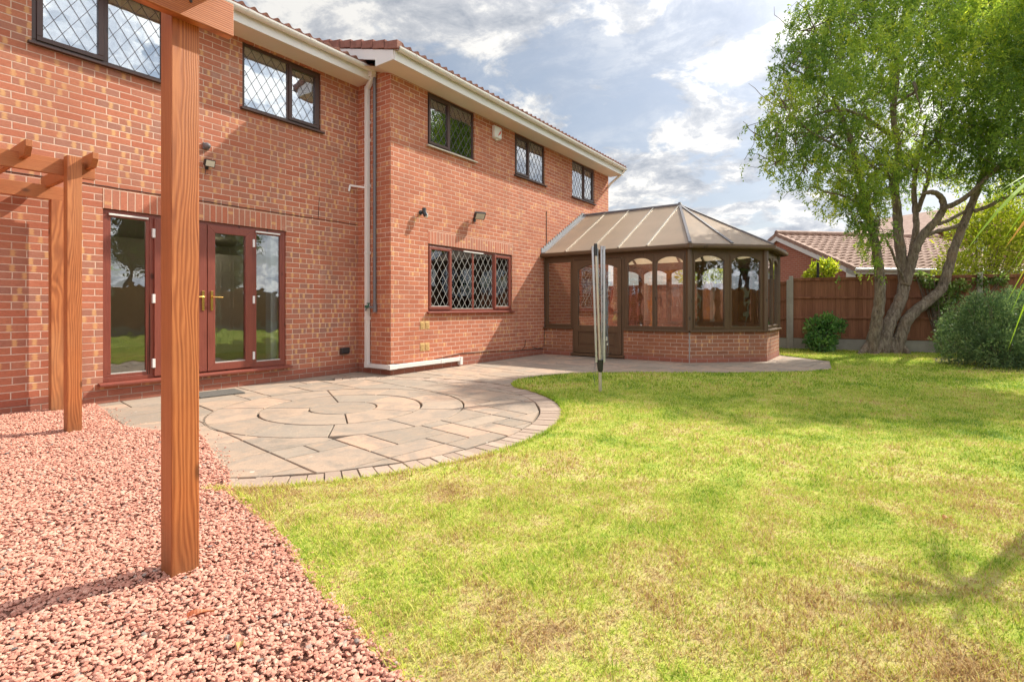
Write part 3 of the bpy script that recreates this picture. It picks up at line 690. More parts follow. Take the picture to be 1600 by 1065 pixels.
def clipseg(x0, z0, x1, z1, a, b2, c, e):
    t0, t1 = 0., 1.; dx, dz = x1-x0, z1-z0
    for p, q in ((-dx, x0-a), (dx, b2-x0), (-dz, z0-c), (dz, e-z0)):
        if abs(p) < 1e-9:
            if q < 0: return None
        else:
            r = q/p
            if p < 0: t0 = max(t0, r)
            else: t1 = min(t1, r)
    return None if t0 >= t1-1e-6 else (x0+t0*dx, z0+t0*dz, x0+t1*dx, z0+t1*dz)
def lattice(mb, a, b2, c, e, v, pw, ph, w=.0052, th=.004):
    k = ph/pw; m = (a+b2)/2; H = e-c; n = int((b2-a+H/k)/pw)+3
    for sgn in (1, -1):
        for i in range(-n, n+1):
            xb = m+i*pw
            s = clipseg(xb, c, xb+sgn*H/k, e, a, b2, c, e)
            if s: mb.bar((s[0], v+(.0006 if sgn > 0 else 0), s[1]), (s[2], v+(.0006 if sgn > 0 else 0), s[3]), w, th, (0, 1, 0))
def frame_rect(mb, a, b2, c, e, v0, v1, w):
    mb.box(a, v0, c, b2, v1, c+w); mb.box(a, v0, e-w, b2, v1, e); mb.box(a, v0, c+w, a+w, v1, e-w); mb.box(b2-w, v0, c+w, b2, v1, e-w)
def window(ux, v, cells, fm, strip, pw, ph, sillmat, curtain='net_curtain', blind=0, label=None, beads='white_strip', glassm='window_glass', lead=True):
    u0, u1, z0, z1 = ux
    b = MB(); frame_rect(b, u0+.002, u1-.002, z0+.035, z1-.002, v+.03, v+.095, .045)
    for i in range(len(cells)-1):
        xm = (cells[i][1]+cells[i+1][0])/2; b.box(xm-.022, v+.031, z0+.08, xm+.022, v+.094, z1-.047)
    f = b.build('window', fm, house, bevel=.004)
    if label: f['label'] = label
    gl, ld, sa, bd = MB(), MB(), MB(), MB()
    for (a, c, op) in cells:
        zz0, zz1 = z0+.072, z1-.04
        if op:
            frame_rect(sa, a, c, zz0, zz1, v+.012, v+.075, .052); sa.cut(); a2, c2, e2, g2 = a+.052, c-.052, zz0+.052, zz1-.052
        else: a2, c2, e2, g2 = a+.01, c-.01, zz0+.008, zz1-.008
        gl.box(a2-.004, v+.045, e2-.004, c2+.004, v+.051, g2+.004)
        if lead: lattice(ld, a2, c2, e2, g2, v+.042, pw, ph)
        bd.box(a2, v+.028, e2, c2, v+.044, e2+.012)
    gl.build('pane', glassm, f)
    if lead: ld.build('leading', strip, f)
    if sa.v: sa.each('sash', fm, f, bevel=.005)
    if beads: bd.build('glazing_bead', beads, f)
    b = MB(); b.prism([(u0-.035, v-.055, z0+.0), (u0-.035, v+.06, z0+.0), (u0-.035, v+.06, z0+.034), (u0-.035, v-.03, z0+.032), (u0-.035, v-.055, z0+.024)], (u1-u0+.07, 0, 0)); b.build('sill', sillmat, f, bevel=.003)
    if curtain:
        b = MB(); n = int((u1-u0)*60); V = []
        for i in range(n+1):
            x = u0+(u1-u0)*i/n; y = v+.22+.018*math.sin(x*55)+.01*math.sin(x*23)
            V += [(x, y, z0), (x, y, z1-.0)]
        b.add(V, [(2*i, 2*i+2, 2*i+3, 2*i+1) for i in range(n)], 0, True); b.build('curtain', curtain, f)
    if blind:
        b = MB(); b.box(u0+.03, v+.13, z1-blind, u1-.03, v+.15, z1-.03); b.build('blind', 'blind_cream', f)
    return f
window(LW[0], D1, [(1.60, 2.19, True), (2.235, 2.78, False)], 'dark_frame', 'dark_strip', .148, .232, 'dark_frame', beads=None, label='leaded window with dark brown frame high on the left wall')
window(LW[1], D1, [(3.835, 4.50, False), (4.51, 5.01, True)], 'dark_frame', 'dark_strip', .148, .232, 'dark_frame', beads=None)
window(RW[0], D2, [(6.675, 7.22, True), (7.255, 7.885, False)], 'dark_frame', 'dark_strip', .148, .225, 'pale_aluminium', beads=None, curtain=None, blind=0, label='leaded window with dark frame and pale sill')
window(RW[1], D2, [(9.355, 9.90, True), (9.935, 10.515, False)], 'dark_frame', 'dark_strip', .148, .225, 'dark_frame', beads=None, blind=.16)
window(RW[2], D2, [(11.935, 12.52, False), (12.56, 13.135, True)], 'dark_frame', 'dark_strip', .148, .225, 'dark_frame', beads=None)
gwf = window(GW, D2, [(6.685, 7.27, True), (7.29, 7.905, False), (7.935, 8.56, False), (8.60, 9.165, True)], 'mahogany_z', 'white_strip', .165, .235, 'mahogany_x', curtain=None, glassm='door_glass', label='wide four light leaded window with red brown frame on the ground floor')
b = MB(); b.box(8.58, D2+.13, 1.03, 9.17, D2+.14, 2.2); b.build('obscure_pane', 'net_curtain', gwf)
b = MB(); b.box(7.62, D2+.006, 2.175, 8.22, D2+.03, 2.195); b.build('trickle_vent', 'white_plastic', gwf)
b = MB(); b.tube([(7.72, D2+.2, 4.62), (7.72, D2+.23, 4.62)], .11, 24); b.build('window_ornament', 'yellow_vent', house)

# ---- french doors with side lights
u0, u1, z0, z1 = FD; v = D1
b = MB(); frame_rect(b, u0+.002, u1-.002, z0+.04, z1-.002, v+.025, v+.095, .05)
for xm in (2.685, 3.945): b.box(xm-.03, v+.026, z0+.09, xm+.03, v+.094, z1-.052)
fd = b.build('french_doors', 'mahogany_z', house, bevel=.004); fd['label'] = 'red brown framed double french doors with glazed side lights'
b = MB(); frame_rect(b, 2.226, 2.655, z0+.09, z1-.052, v+.03, v+.08, .035); b.cut(); frame_rect(b, 3.975, 4.405, z0+.09, z1-.052, v+.03, v+.08, .035); b.each('side_light_frame', 'mahogany_z', fd, bevel=.004)
b = MB(); b.box(2.255, v+.05, .32, 2.63, v+.056, 2.18); b.cut(); b.box(4.005, v+.05, .32, 4.38, v+.056, 2.18); b.each('side_light_pane', 'door_glass', fd)
b = MB()
for a, c in ((2.26, 2.62), (4.01, 4.375)): b.box(a, v+.03, .325, c, v+.05, .338); b.cut()
b.each('glazing_bead', 'white_strip', fd)
for k, (a, c) in enumerate(((2.70, 3.315), (3.325, 3.935))):
    b = MB(); w = .098
    z_0, z_1 = z0+.06, z1-.045
    for (P4) in ([(a, z_0), (c, z_0), (c-w, z_0+w), (a+w, z_0+w)], [(a, z_1), (a+w, z_1-w), (c-w, z_1-w), (c, z_1)], [(a, z_0), (a+w, z_0+w), (a+w, z_1-w), (a, z_1)], [(c, z_0), (c, z_1), (c-w, z_1-w), (c-w, z_0+w)]):
        b.prism([(x, v-.002, z) for x, z in P4], (0, .07, 0))
    dl = b.build('door', 'mahogany_z' if 1 else '', fd, bevel=.0035)
    b = MB(); b.box(a+w-.006, v+.03, z_0+w-.006, c-w+.006, v+.036, z_1-w+.006); b.build('pane', 'door_glass', dl)
    b = MB(); b.box(a+w, v+.012, z_0+w, c-w, v+.03, z_0+w+.012); b.build('glazing_bead', 'white_strip', dl)
    hx = c-.05 if k == 0 else a+.05
    b = MB(); b.box(hx-.016, v-.014, 1.07, hx+.016, v-.002, 1.33)
    sg = -1 if k == 0 else 1
    b.tube([(hx, v-.012, 1.25), (hx, v-.055, 1.25), (hx+sg*.03, v-.062, 1.25), (hx+sg*.12, v-.06, 1.248)], .009, 10)
    b.tube([(hx, v-.012, 1.13), (hx, v-.018, 1.13)], .008, 10); b.build('handle', 'brass', dl, bevel=.003)
    hh = 2.69 if k == 0 else 3.95
    b = MB()
    for z in (.42, 1.22, 2.03): b.box(hh-.014, v-.012, z-.055, hh+.018, v+.024, z+.055); b.cut()
    b.each('hinge', 'hinge_white', dl, bevel=.004)
b = MB()
b.box(2.235, v+.004, 2.192, 2.64, v+.024, 2.214); b.cut(); b.box(3.99, v+.004, 2.192, 4.36, v+.024, 2.214); b.each('trickle_vent', 'white_plastic', fd, bevel=.003)
b = MB(); b.prism([(u0-.05, v-.075, z0), (u0-.05, v+.06, z0), (u0-.05, v+.06, z0+.04), (u0-.05, v-.05, z0+.036), (u0-.05, v-.075, z0+.026)], (u1-u0+.11, 0, 0)); b.build('sill', 'mahogany_x', fd, bevel=.003)

# ---- tiled roofs
def roof_sheet(mb, o, U, Vv, LU, LV, per=.165, amp=.034, course=.30, lip=.018, nu=8):
    o, U, Vv = (np.array(q, float) for q in (o, U, Vv)); N = np.cross(U, Vv)
    if N[2] < 0: N = -N
    nx = int(LU/per*nu); rows = []
    k = 0; t = 0
    rows.append((0., -.025))
    while t < LV-1e-6: rows += [(t, lip), (min(t+course, LV), 0.)]; t += course
    V = []
    for (t, hh) in rows:
        for i in range(nx+1):
            s = LU*i/nx; ph = (s/per) % 1
            w = amp*(max(0, math.sin(ph*2*math.pi))**.8 if ph < .5 else -.15*math.sin((ph-.5)*2*math.pi))
            V.append(o+U*s+Vv*t+N*(w+hh))
    W_ = nx+1
    mb.add(V, [(j*W_+i, j*W_+i+1, (j+1)*W_+i+1, (j+1)*W_+i) for j in range(len(rows)-1) for i in range(nx)], 0, False)
sl = .30; q = 1/math.hypot(1, sl); SV = (0, q, sl*q); SB = (0, -q, sl*q)
b = MB(); roof_sheet(b, (LX0-.1, 6.865, 5.085), (1, 0, 0), SV, UC-LX0+.1-.01, 4.3); b.add([(LX0-.1, 11, 6.3), (UC, 11, 6.3), (UC, 15.8, 5), (LX0-.1, 15.8, 5)], [(0, 1, 2, 3)]); b.build('roof', 'roof_tile', house)
b = MB(); roof_sheet(b, (5.52, 6.03, 5.13), (1, 0, 0), SV, RX1+.14-5.52, 5.2); b.add([(5.52, 11.05, 6.6), (RX1+.14, 11.05, 6.6), (RX1+.14, 15.8, 5.0), (5.52, 15.8, 5.0)], [(0, 1, 2, 3)]); b.build('roof', 'roof_tile', house)
# verge tiles stepping up the left end of the right wing, and its white bargeboard
b = MB()
for i in range(16):
    t = i*.29; y0, zb = 6.02+t*q, 5.09+t*sl*q
    P = [(5.455, y0, zb-.03), (5.455, y0+.31*q, zb-.03+.31*sl*q-.02), (5.455, y0+.31*q, zb+.085+.31*sl*q-.02), (5.455, y0, zb+.10)]
    b.prism(P, (.10, 0, 0))
b.build('verge_tiles', 'roof_tile', house, bevel=.004)
b = MB(); b.prism([(5.475, 6.13, 5.07), (5.475, 6.13, 4.925), (5.475, 6.545, 4.925), (5.475, 6.545, 5.03), (5.475, 10.8, 6.31), (5.475, 10.8, 6.47)], (.022, 0, 0)); b.build('bargeboard', 'white_plastic', house)
b = MB(); b.add([(5.49, 6.13, 4.93), (RX1+.1, 6.13, 4.93), (RX1+.1, D2, 4.93), (5.49, D2, 4.93)], [(3, 2, 1, 0)]); b.add([(5.49, D2, 4.93), (UC, D2, 4.93), (UC, 10.8, 6.24), (5.49, 10.8, 6.24)], [(3, 2, 1, 0)])
b.box(5.50, 6.545, 4.931, UC+.02, 6.55, 5.03); b.build('soffit', 'soffit_cream', house)
b = MB(); b.add([(LX0-.1, 6.965, 4.90), (UC-.002, 6.965, 4.90), (UC-.002, D1, 4.90), (LX0-.1, D1, 4.90)], [(3, 2, 1, 0)]); b.build('soffit', 'soffit_cream', house)
b = MB(); b.box(LX0-.1, 6.945, 4.885, UC-.004, 6.965, 5.09); b.build('fascia', 'white_plastic', house)
b = MB(); b.box(5.497, 6.11, 4.915, RX1+.1, 6.13, 5.13); b.build('fascia', 'white_plastic', house)
def gutter(x0, x1, yf, zt, outlets):
    b = MB(); prof = []
    for i in range(9):
        a = math.pi*i/8; prof.append((yf-.056-.056*math.cos(a)*-1 if 0 else yf-.056+.054*math.cos(a), zt-.062*math.sin(a)))
    P = [(x0, y, z) for y, z in prof]; n = len(P)
    inner = [(x0, y, z) for y, z in [(yf-.056+.048*math.cos(math.pi*i/8), zt-.054*math.sin(math.pi*i/8)) for i in range(8, -1, -1)]]
    b.prism(P+inner, (x1-x0, 0, 0))
    b.prism(P, (.004, 0, 0)); b.prism([(x1-.004, y, z) for _, y, z in P], (.004, 0, 0))
    x = x0+.35
    while x < x1-.1:
        P2 = [(x, yf-.056+.059*math.cos(math.pi*i/8), zt+.002-.067*math.sin(math.pi*i/8)) for i in range(9)]; b.prism(P2, (.022 if int(x*10) % 3 else .09, 0, 0)); x += .92
    return b
gutter(LX0-.1, 5.715, 6.945, 5.065, []).build('gutter', 'white_plastic', house)
gutter(5.50, RX1+.12, 6.11, 5.105, []).build('gutter', 'white_plastic', house)
# white square downpipe, offset bottom run, and the bracket
b = MB(); px, py = 5.735, 7.06
b.box(5.66, 6.86, 4.93, 5.76, 6.97, 5.03); b.bar((px-.01, 6.90, 4.95), (px, py, 4.78), .065, .065, (1, 0, 0)); b.box(px-.033, py-.033, .18, px+.033, py+.033, 4.82)
for z in (4.2, 3.9, 3.13, 2.0, .9): b.box(px-.037, py-.037, z, px+.046, py+.037, z+.05)
b.box(px-.037, py-.037, .10, px+.037, py+.037, .20)
b.box(px-.033, 6.46, .105, px+.033, py, .171); b.box(px-.033, 6.46-.0, .105, px+.033, 6.53, .171); b.box(px-.033, 6.462, .104, 7.46, 6.528, .172)
b.box(7.42, 6.455, .03, 7.49, 6.531, .175); b.box(px-.037, 6.455, .10, px+.12, 6.531, .176); b.box(6.9, 6.457, .102, 7.0, 6.531, .174)
b.bar((px-.02, py+.02, 3.12), (5.60, D1-.02, 3.17), .03, .03); b.bar((5.60, D1-.02, 3.17), (5.585, D1-.01, 3.07), .03, .03)
b.build('downpipe', 'white_plastic', house, bevel=.004)
b = MB(); b.tube([(5.745, 6.885, 4.98), (5.745, 6.885, 1.16)], .026, 12)
for z in (4.5, 3.6, 3.45, 2.8, 1.9, 1.5): b.tube([(5.745, 6.885, z), (5.745, 6.885, z+.05)], .031, 12)
b.build('overflow_pipe', 'grey_plastic', house)
b = MB(); b.tube([(RX1+.05, 6.05, 5.04), (RX1+.07, 6.2, 4.93), (RX1+.06, 6.5, 4.72), (RX1+.05, 6.62, 4.55), (RX1+.05, 6.62, .1)], .034, 10); b.build('downpipe', 'white_plastic', house)
b = MB()
for (xx, yy, zz) in ((6.50, D2-.004, .80), (6.62, D2-.004, .80), (6.50, D2-.004, .42), (6.62, D2-.004, .42)):
    b.box(xx-.052, yy, zz-.07, xx+.052, yy+.03, zz+.07)
    for i in range(3):
        for j in range(3): b.box(xx-.036+.026*i, yy-.008, zz-.045+.032*j, xx-.018+.026*i, yy, zz-.022+.032*j)
    b.cut()
b.each('air_brick', 'yellow_vent', house)
def wobble(p, q, n, amp, seed):
    r = random.Random(seed); p, q = np.array(p, float), np.array(q, float); out_ = []
    for i in range(n+1):
        t = i/n; out_.append(p+(q-p)*t+np.array([0, 0, r.uniform(-amp, amp)]))
    return out_
b = MB(); b.tube(wobble((.9, D1-.004, 2.515), (5.76, D1-.004, 2.525), 44, .004, 1), .005, 6)
b.tube(wobble((5.0, D1-.004, 2.53), (5.02, D1-.004, 2.88), 8, .0, 3), .004, 6)
b.build('cable', 'crack_dark', house)
b = MB(); pts = [onv(x, y, D2-.008) for x, y in ((608, 569), (640, 567), (670, 565), (682, 561), (720, 552), (760, 549), (800, 548), (835, 545), (849, 545))]
b.tube(pts, .006, 6); b.tube([onv(x, y, D2-.008) for x, y in ((821, 531), (820, 541), (815, 547))], .006, 6)
b.tube([onv(x, y, D2-.008) for x, y in ((831, 541), (840, 545), (850, 541), (851, 500), (850, 405))], .006, 6)
b.tube([onv(x, y, D2-.006) for x, y in ((854, 330), (854, 388))], .006, 6)
b.build('cable', 'crack_dark', house)
b = MB(); b.tube([(UC-.225, D1-.002, .0), (UC-.225, D1-.002, .01)], .004, 4); b.v.clear(); b.f.clear(); b.m.clear(); b.sm.clear()

# ---- things fixed to the walls
t = thing('security_sensor', 'small grey dome sensor on the brick wall above the french doors', 'sensor', onv(321, 229, D1))
x, _, z = onv(321, 229, D1)
b = MB(); b.box(x-.04, D1-.03, z-.045, x+.04, D1-.002, z+.045); b.build('base', 'grey_plastic', t, bevel=.008)
b = MB(); b.tube([(x, D1-.03, z), (x, D1-.06, z), (x, D1-.085, z), (x, D1-.098, z)], [.044, .042, .03, .008], 16); b.build('dome', 'grey_plastic', t)
def floodlight(x, y, z, label, scale=1., down=.4, yaw=.0, grp=None):
    t = thing('floodlight', label, 'floodlight', (x, y, z), grp)
    b = MB(); b.box(x-.02*scale, y-.02, z-.03*scale, x+.02*scale, y-.001, z+.03*scale); b.bar((x, y-.02, z), (x, y-.09*scale, z+.05*scale), .02, .02); b.tube([(x-.01, y-.01, z-.02), (x-.03, y-.03, z-.10), (x, y-.05, z-.09)], .004, 6); b.build('bracket', 'black_plastic', t, bevel=.003)
    o = np.array([x, y-.095*scale, z+.055*scale]); ax = np.array([math.cos(yaw), -math.sin(yaw), 0]); out_ = np.array([-math.sin(yaw)*math.cos(down), -math.cos(yaw)*math.cos(down), -math.sin(down)]); upv = np.cross(ax, out_); upv = -upv if upv[2] < 0 else upv
    w, h = .075*scale, .055*scale
    b = MB(); b.obox(o-ax*w-upv*h, ax*2*w, upv*2*h, out_*.035*scale); 
    for k in range(5): b.obox(o-ax*w+ax*2*w*k/4-ax*.004-upv*h*.8-out_*.018*scale, ax*.008, upv*1.6*h, out_*.018*scale)
    b.build('housing', 'black_plastic', t, bevel=.004)
    b = MB(); b.obox(o-ax*w*.84-upv*h*.8+out_*.035*scale, ax*1.68*w, upv*1.6*h, out_*.003); b.build('lens', 'lamp_lens', t)
    return t
p = onv(325, 260, D1); floodlight(p[0]-.02, D1, p[2]-.02, 'square black floodlight with pale lens below the dome sensor on the left wall', .85, .35)
p = onv(741, 343, D2); floodlight(p[0], D2, p[2], 'black floodlight tilted down on the wall above the ground floor leaded window', 1.4, .75, .5)
t = thing('wall_lamp', 'small black spot lamp on the brick wall near the projecting corner', 'wall lamp', onv(657, 336, D2)); x, _, z = onv(657, 334, D2)
b = MB(); b.tube([(x, D2-.002, z+.02), (x, D2-.02, z+.02)], .04, 14); b.tube([(x, D2-.02, z+.02), (x, D2-.09, z+.01)], .015, 8); b.build('bracket', 'black_plastic', t)
b = MB(); b.tube([(x, D2-.09, z+.09), (x, D2-.09, z+.02), (x+.02, D2-.12, z-.05)], [.035, .04, .042], 14); b.build('lamp_head', 'black_plastic', t)
b = MB(); b.tube([(x+.02, D2-.12, z-.05), (x+.028, D2-.132, z-.075)], [.03, .02], 12); b.build('lens', 'lamp_lens', t)
t = thing('alarm_box', 'white burglar alarm box with red stripes high on the right wall', 'alarm box', onv(774, 208, D2)); x, _, z = onv(774, 209, D2)
b = MB(); b.prism([(x-.12, D2-.002, z-.13), (x-.12, D2-.075, z-.10), (x-.12, D2-.085, z+.10), (x-.12, D2-.06, z+.14), (x-.12, D2-.002, z+.14)], (.24, 0, 0)); b.build('cover', 'white_plastic', t, bevel=.012)
b = MB()
for k in range(3): b.bar((x-.01+.03*k, D2-.0865, z-.06+.02*k), (x+.05+.02*k, D2-.0875, z+.03+.02*k), .014, .002, (0, 1, 0))
b.build('red_marking', 'red_mark', t)
b = MB(); b.tube([(x-.02, D2-.04, z-.155), (x-.02, D2-.04, z-.13)], .03, 12); b.build('lamp', 'lamp_lens', t)
p = onv(536, 548, D1)
t = thing('socket_box', 'black outdoor socket box low on the brick wall right of the french doors', 'socket box', p)
b = MB(); b.box(p[0]-.075, D1-.07, p[2]-.05, p[0]+.075, D1-.001, p[2]+.055); b.build('box', 'black_plastic', t, bevel=.012)
b = MB(); b.box(p[0]-.078, D1-.085, p[2]-.03, p[0]+.078, D1-.06, p[2]+.06); b.build('lid', 'black_plastic', t, bevel=.012)
t = thing('garden_tap', 'green garden tap on a grey pipe beside the white downpipe', 'tap', (5.73, 6.93, 1.15))
b = MB(); b.tube([(5.75, 6.885, 1.17), (5.75, 6.885, 1.03)], .034, 10); b.tube([(5.74, 6.885, 1.10), (5.70, 6.96, 1.12), (5.67, 7.0, 1.10), (5.66, 7.01, 1.05)], .015, 8); b.build('pipe', 'grey_plastic', t)
b = MB(); b.box(5.655, 6.965, 1.10, 5.70, 7.03, 1.145); b.tube([(5.68, 6.96, 1.12), (5.68, 6.96, 1.17)], .01, 8); b.tube([(5.65, 6.96, 1.175), (5.71, 6.96, 1.175)], .01, 8); b.build('valve', 'green_tap', t, bevel=.004)
# mat on the patio
b = MB(); P = [gnd(*q_)[:2] for q_ in ((304, 618), (352, 604), (374, 606.5), (378, 612), (310, 622))]
b.prism([(2.98, 6.78, .004), (3.50, 6.72, .004), (3.58, 7.16, .004), (3.06, 7.22, .004)], (0, 0, .012)); o = b.build('doormat', 'mat_grey', None, bevel=.003); tag(o, 'dark grey rough mat lying on the slabs before the french doors', 'doormat')

# ================================================================ CONSERVATORY
cons = thing('conservatory', 'brown framed conservatory with dwarf brick walls and a translucent hipped roof', 'conservatory', (12.5, 4.5, 0))
A_, B_, C_, Dd, E_, F_ = (10.517, D2), (10.517, 3.13), (11.725, 1.922), (13.30, 1.922), (14.51, 3.13), (14.51, D2)
SZ = .640
def dwarf(mb, p, q, s0=0, s1=None, z0=-.06, z1=SZ-.03, th=.11, proud=0):
    p, q = np.array(p), np.array(q); L = np.linalg.norm(q-p); d = (q-p)/L; inn = np.array([-d[1], d[0]]); s1 = L if s1 is None else s1
    a = p+d*s0-inn*proud; mb.obox((a[0], a[1], z0), (*(d*(s1-s0)), 0), (*(inn*(th+proud)), 0), (0, 0, z1-z0))
DOOR = (6.53-5.765, 6.53-4.52)
b = MB(); dwarf(b, A_, B_, .0, DOOR[0]); b.cut(); dwarf(b, A_, B_, DOOR[1], None); dwarf(b, B_, C_); dwarf(b, C_, Dd); dwarf(b, Dd, E_); dwarf(b, E_, F_)
def uvd(x, y, z, n):
    tx, ty = -n.y, n.x; l = math.hypot(tx, ty) or 1
    return ((x*tx+y*ty)/l, z)
b.each('dwarf_wall', 'brick_dwarf', cons)
b = MB()
for (p, q, s0, s1) in ((A_, B_, 0, DOOR[0]), (A_, B_, DOOR[1], None), (B_, C_, 0, None), (C_, Dd, 0, None)): dwarf(b, p, q, s0, s1, -.05, .105, .02, .006); (b.cut() if s0 == 0 and s1 else None)
b.each('plinth', 'brick_plinth', cons)
b = MB(); b.add([(10.55, 6.5, .1), (10.55, 3.15, .1), (11.75, 1.97, .1), (13.27, 1.97, .1), (14.4, 3.15, .1), (14.4, 6.5, .1)], [(0, 1, 2, 3, 4, 5)]); b.build('floor', 'concrete', cons)
b = MB(); b.bar((10.522, 3.125, -.05), (10.522, 3.125, SZ-.03), .012, .012); b.bar((10.51, 3.13, 0), (10.51, 3.13, .6), .008, .01); b.build('mastic_joint', 'lead_strip', cons)
ZT = 2.31
def bay(p, q, panes, z0=SZ, zt=ZT, s0=0, s1=None, arch=True):
    p, q = np.array(p), np.array(q); L = np.linalg.norm(q-p); d = (q-p)/L; inn = np.array([-d[1], d[0]]); s1 = L if s1 is None else s1
    def P(s, z, e): w = p+d*s+inn*e; return (w[0], w[1], z)
    def bx(mb, a, b2, c, e, f, g): o = P(a, c, f); mb.obox(o, (*(d*(b2-a)), 0), (*(inn*(g-f)), 0), (0, 0, e-c))
    fr, gl = MB(), MB()
    bx(fr, s0, s1, z0, z0+.05, .02, .09); bx(fr, s0, s1, zt-.13, zt, .02, .09)
    edges = sorted({s0, s1, *[x for pp in panes for x in pp]})
    xs = [s0]+[x for pp in panes for x in pp]+[s1]
    for i in range(0, len(xs), 2): bx(fr, xs[i], xs[i+1], z0+.05, zt-.13, .021, .089)
    for (a, c) in panes:
        aw = .028
        for (aa, cc_) in ((a, a+aw), (c-aw, c)): bx(fr, aa, cc_, z0+.05, zt-.13, .008, .06)
        bx(fr, a+aw, c-aw, z0+.05, z0+.05+aw, .008, .06)
        top = zt-.13; a2, c2 = a+aw, c-aw; rise = .10; zt_ = top-.035; n = 12; m = (a2+c2)/2; hw = (c2-a2)/2
        arc_ = [(a2+(c2-a2)*i/n) for i in range(n+1)]
        fz = lambda s: zt_-(rise*(abs((s-m)/hw)**2.4) if arch else 0)
        for i in range(n):
            x0, x1 = arc_[i], arc_[i+1]
            fr.prism([P(x0, fz(x0), .010), P(x1, fz(x1), .010), P(x1, top, .010), P(x0, top, .010)], (*(inn*.05), 0))
        bx(gl, a2-.005, c2+.005, z0+.075, top, .036, .042)
    f = fr.build('window_frame', 'bronze_frame', cons); gl.build('pane', 'conservatory_glass', f)
    sm = MB(); o = P(s0, z0-.032, -.055); sm.obox(o, (*(d*(s1-s0)), 0), (*(inn*.15), 0), (0, 0, .032)); sm.build('sill', 'bronze_frame', f, bevel=.004)
    return f
bay(A_, B_, [(.07, .735)], s0=0, s1=DOOR[0], arch=False)
bay(A_, B_, [(2.07, 2.665), (2.70, 3.30)], s0=DOOR[1], s1=3.40)
bay(B_, C_, [(.10, .80), (.90, 1.60)]); bay(C_, Dd, [(.09, .74), (.84, 1.49)]); bay(Dd, E_, [(.10, .80), (.90, 1.60)]); bay(E_, F_, [(.08, .85), (.93, 1.7), (1.78, 2.5), (2.6, 3.32)])
# corner posts
b = MB()
for (x, y) in (B_, C_, Dd, E_):
    cx_, cy_ = 12.5-x, 4.5-y; l = math.hypot(cx_, cy_); b.tube([(x+cx_/l*.035, y+cy_/l*.035, SZ), (x+cx_/l*.035, y+cy_/l*.035, ZT)], .062, 8, smooth=False); b.cut()
b.each('corner_post', 'bronze_frame', cons)
# conservatory door
p0 = 6.53-DOOR[0]; p1 = 6.53-DOOR[1]; X = 10.517
b = MB(); b.box(X+.005, p1, .06, X+.09, p1+.045, ZT-.13); b.box(X+.005, p0-.045, .06, X+.09, p0, ZT-.13); b.box(X+.02, p1, ZT-.13, X+.09, p0, ZT); b.box(X-.06, p1-.02, .02, X+.09, p0+.02, .075)
b.build('door_frame', 'bronze_frame', cons, bevel=.003)
b = MB(); a, c = p1+.05, p0-.05; zb, zt_ = .085, ZT-.14; mw = .095
b.box(X-.012, a, zb, X+.05, a+mw, zt_); b.box(X-.012, c-mw, zb, X+.05, c, zt_); b.box(X-.012, a+mw, zb, X+.05, c-mw, zb+.16); b.box(X-.012, a+mw, .56, X+.05, c-mw, .70)
b.box(X+.01, a+mw, zb+.16, X+.03, c-mw, .56); b.box(X-.002, a+mw+.06, zb+.21, X+.01, c-mw-.06, .51)
n = 14; m = (a+c)/2; hw = (c-a)/2-mw; top = zt_; 
for i in range(n):
    y0, y1 = a+mw+2*hw*i/n, a+mw+2*hw*(i+1)/n; fz = lambda y: 2.06-.11*abs((y-m)/hw)**2.4
    b.prism([(X-.012, y0, fz(y0)), (X-.012, y1, fz(y1)), (X-.012, y1, top), (X-.012, y0, top)], (.062, 0, 0))
cd_ = b.build('door', 'bronze_frame', cons, bevel=.003)
b = MB(); b.box(X+.015, a+mw-.005, .695, X+.021, c-mw+.005, 2.06); b.build('pane', 'conservatory_glass', cd_)
b = MB(); b.tube([(X-.012, a+.05, 1.0), (X-.05, a+.05, 1.0), (X-.055, a+.15, 1.0)], .009, 8); b.box(X-.02, a+.03, .92, X-.012, a+.07, 1.08); b.build('handle', 'bronze_frame', cd_)
# roof of the conservatory
EZ, RZ, EO = 2.355, 3.53, .13
RE = np.array([12.51, 3.95, RZ]); RA_ = np.array([12.51, D2, RZ])
def offc(x, y): # octagon corners pushed out
    return {A_: (10.517-EO, D2), B_: (10.517-EO, 3.13-.055), C_: (11.725-.055, 1.922-EO), Dd: (13.30+.055, 1.922-EO), E_: (14.51+EO, 3.13-.055), F_: (14.51+EO, D2)}[(x, y)]
ec = [np.array([*offc(*k), EZ]) for k in (A_, B_, C_, Dd, E_, F_)]
pan, bars, hips = MB(), MB(), MB()
def tri(mb, pts, th=.02):
    P = [np.array(p) for p in pts]; nrm = np.cross(P[1]-P[0], P[2]-P[0]); nrm /= np.linalg.norm(nrm); nrm = nrm if nrm[2] > 0 else -nrm
    mb.prism(P, nrm*th)
vs_ = [D2, 5.88, 5.23, 4.59, 3.95]
for i in range(4):
    tri(pan, [(ec[0][0], vs_[i]-.005, EZ), (ec[0][0], vs_[i+1]+.005, EZ), (12.51, vs_[i+1]+.005, RZ), (12.51, vs_[i]-.005, RZ)])
    tri(pan, [(ec[5][0], vs_[i]-.005, EZ), (ec[5][0], vs_[i+1]+.005, EZ), (12.51, vs_[i+1]+.005, RZ), (12.51, vs_[i]-.005, RZ)])
tri(pan, [(ec[0][0], 3.95, EZ), ec[1], RE]); tri(pan, [(ec[5][0], 3.95, EZ), ec[4], RE])
mid = (ec[1]+ec[2])/2; tri(pan, [ec[1], mid, RE]); tri(pan, [mid, ec[2], RE]); tri(pan, [ec[2], ec[3], RE])
mid2 = (ec[3]+ec[4])/2; tri(pan, [ec[3], mid2, RE]); tri(pan, [mid2, ec[4], RE])
rf = pan.build('roof', 'roof_panel', cons)
up = np.array([0, 0, .025])
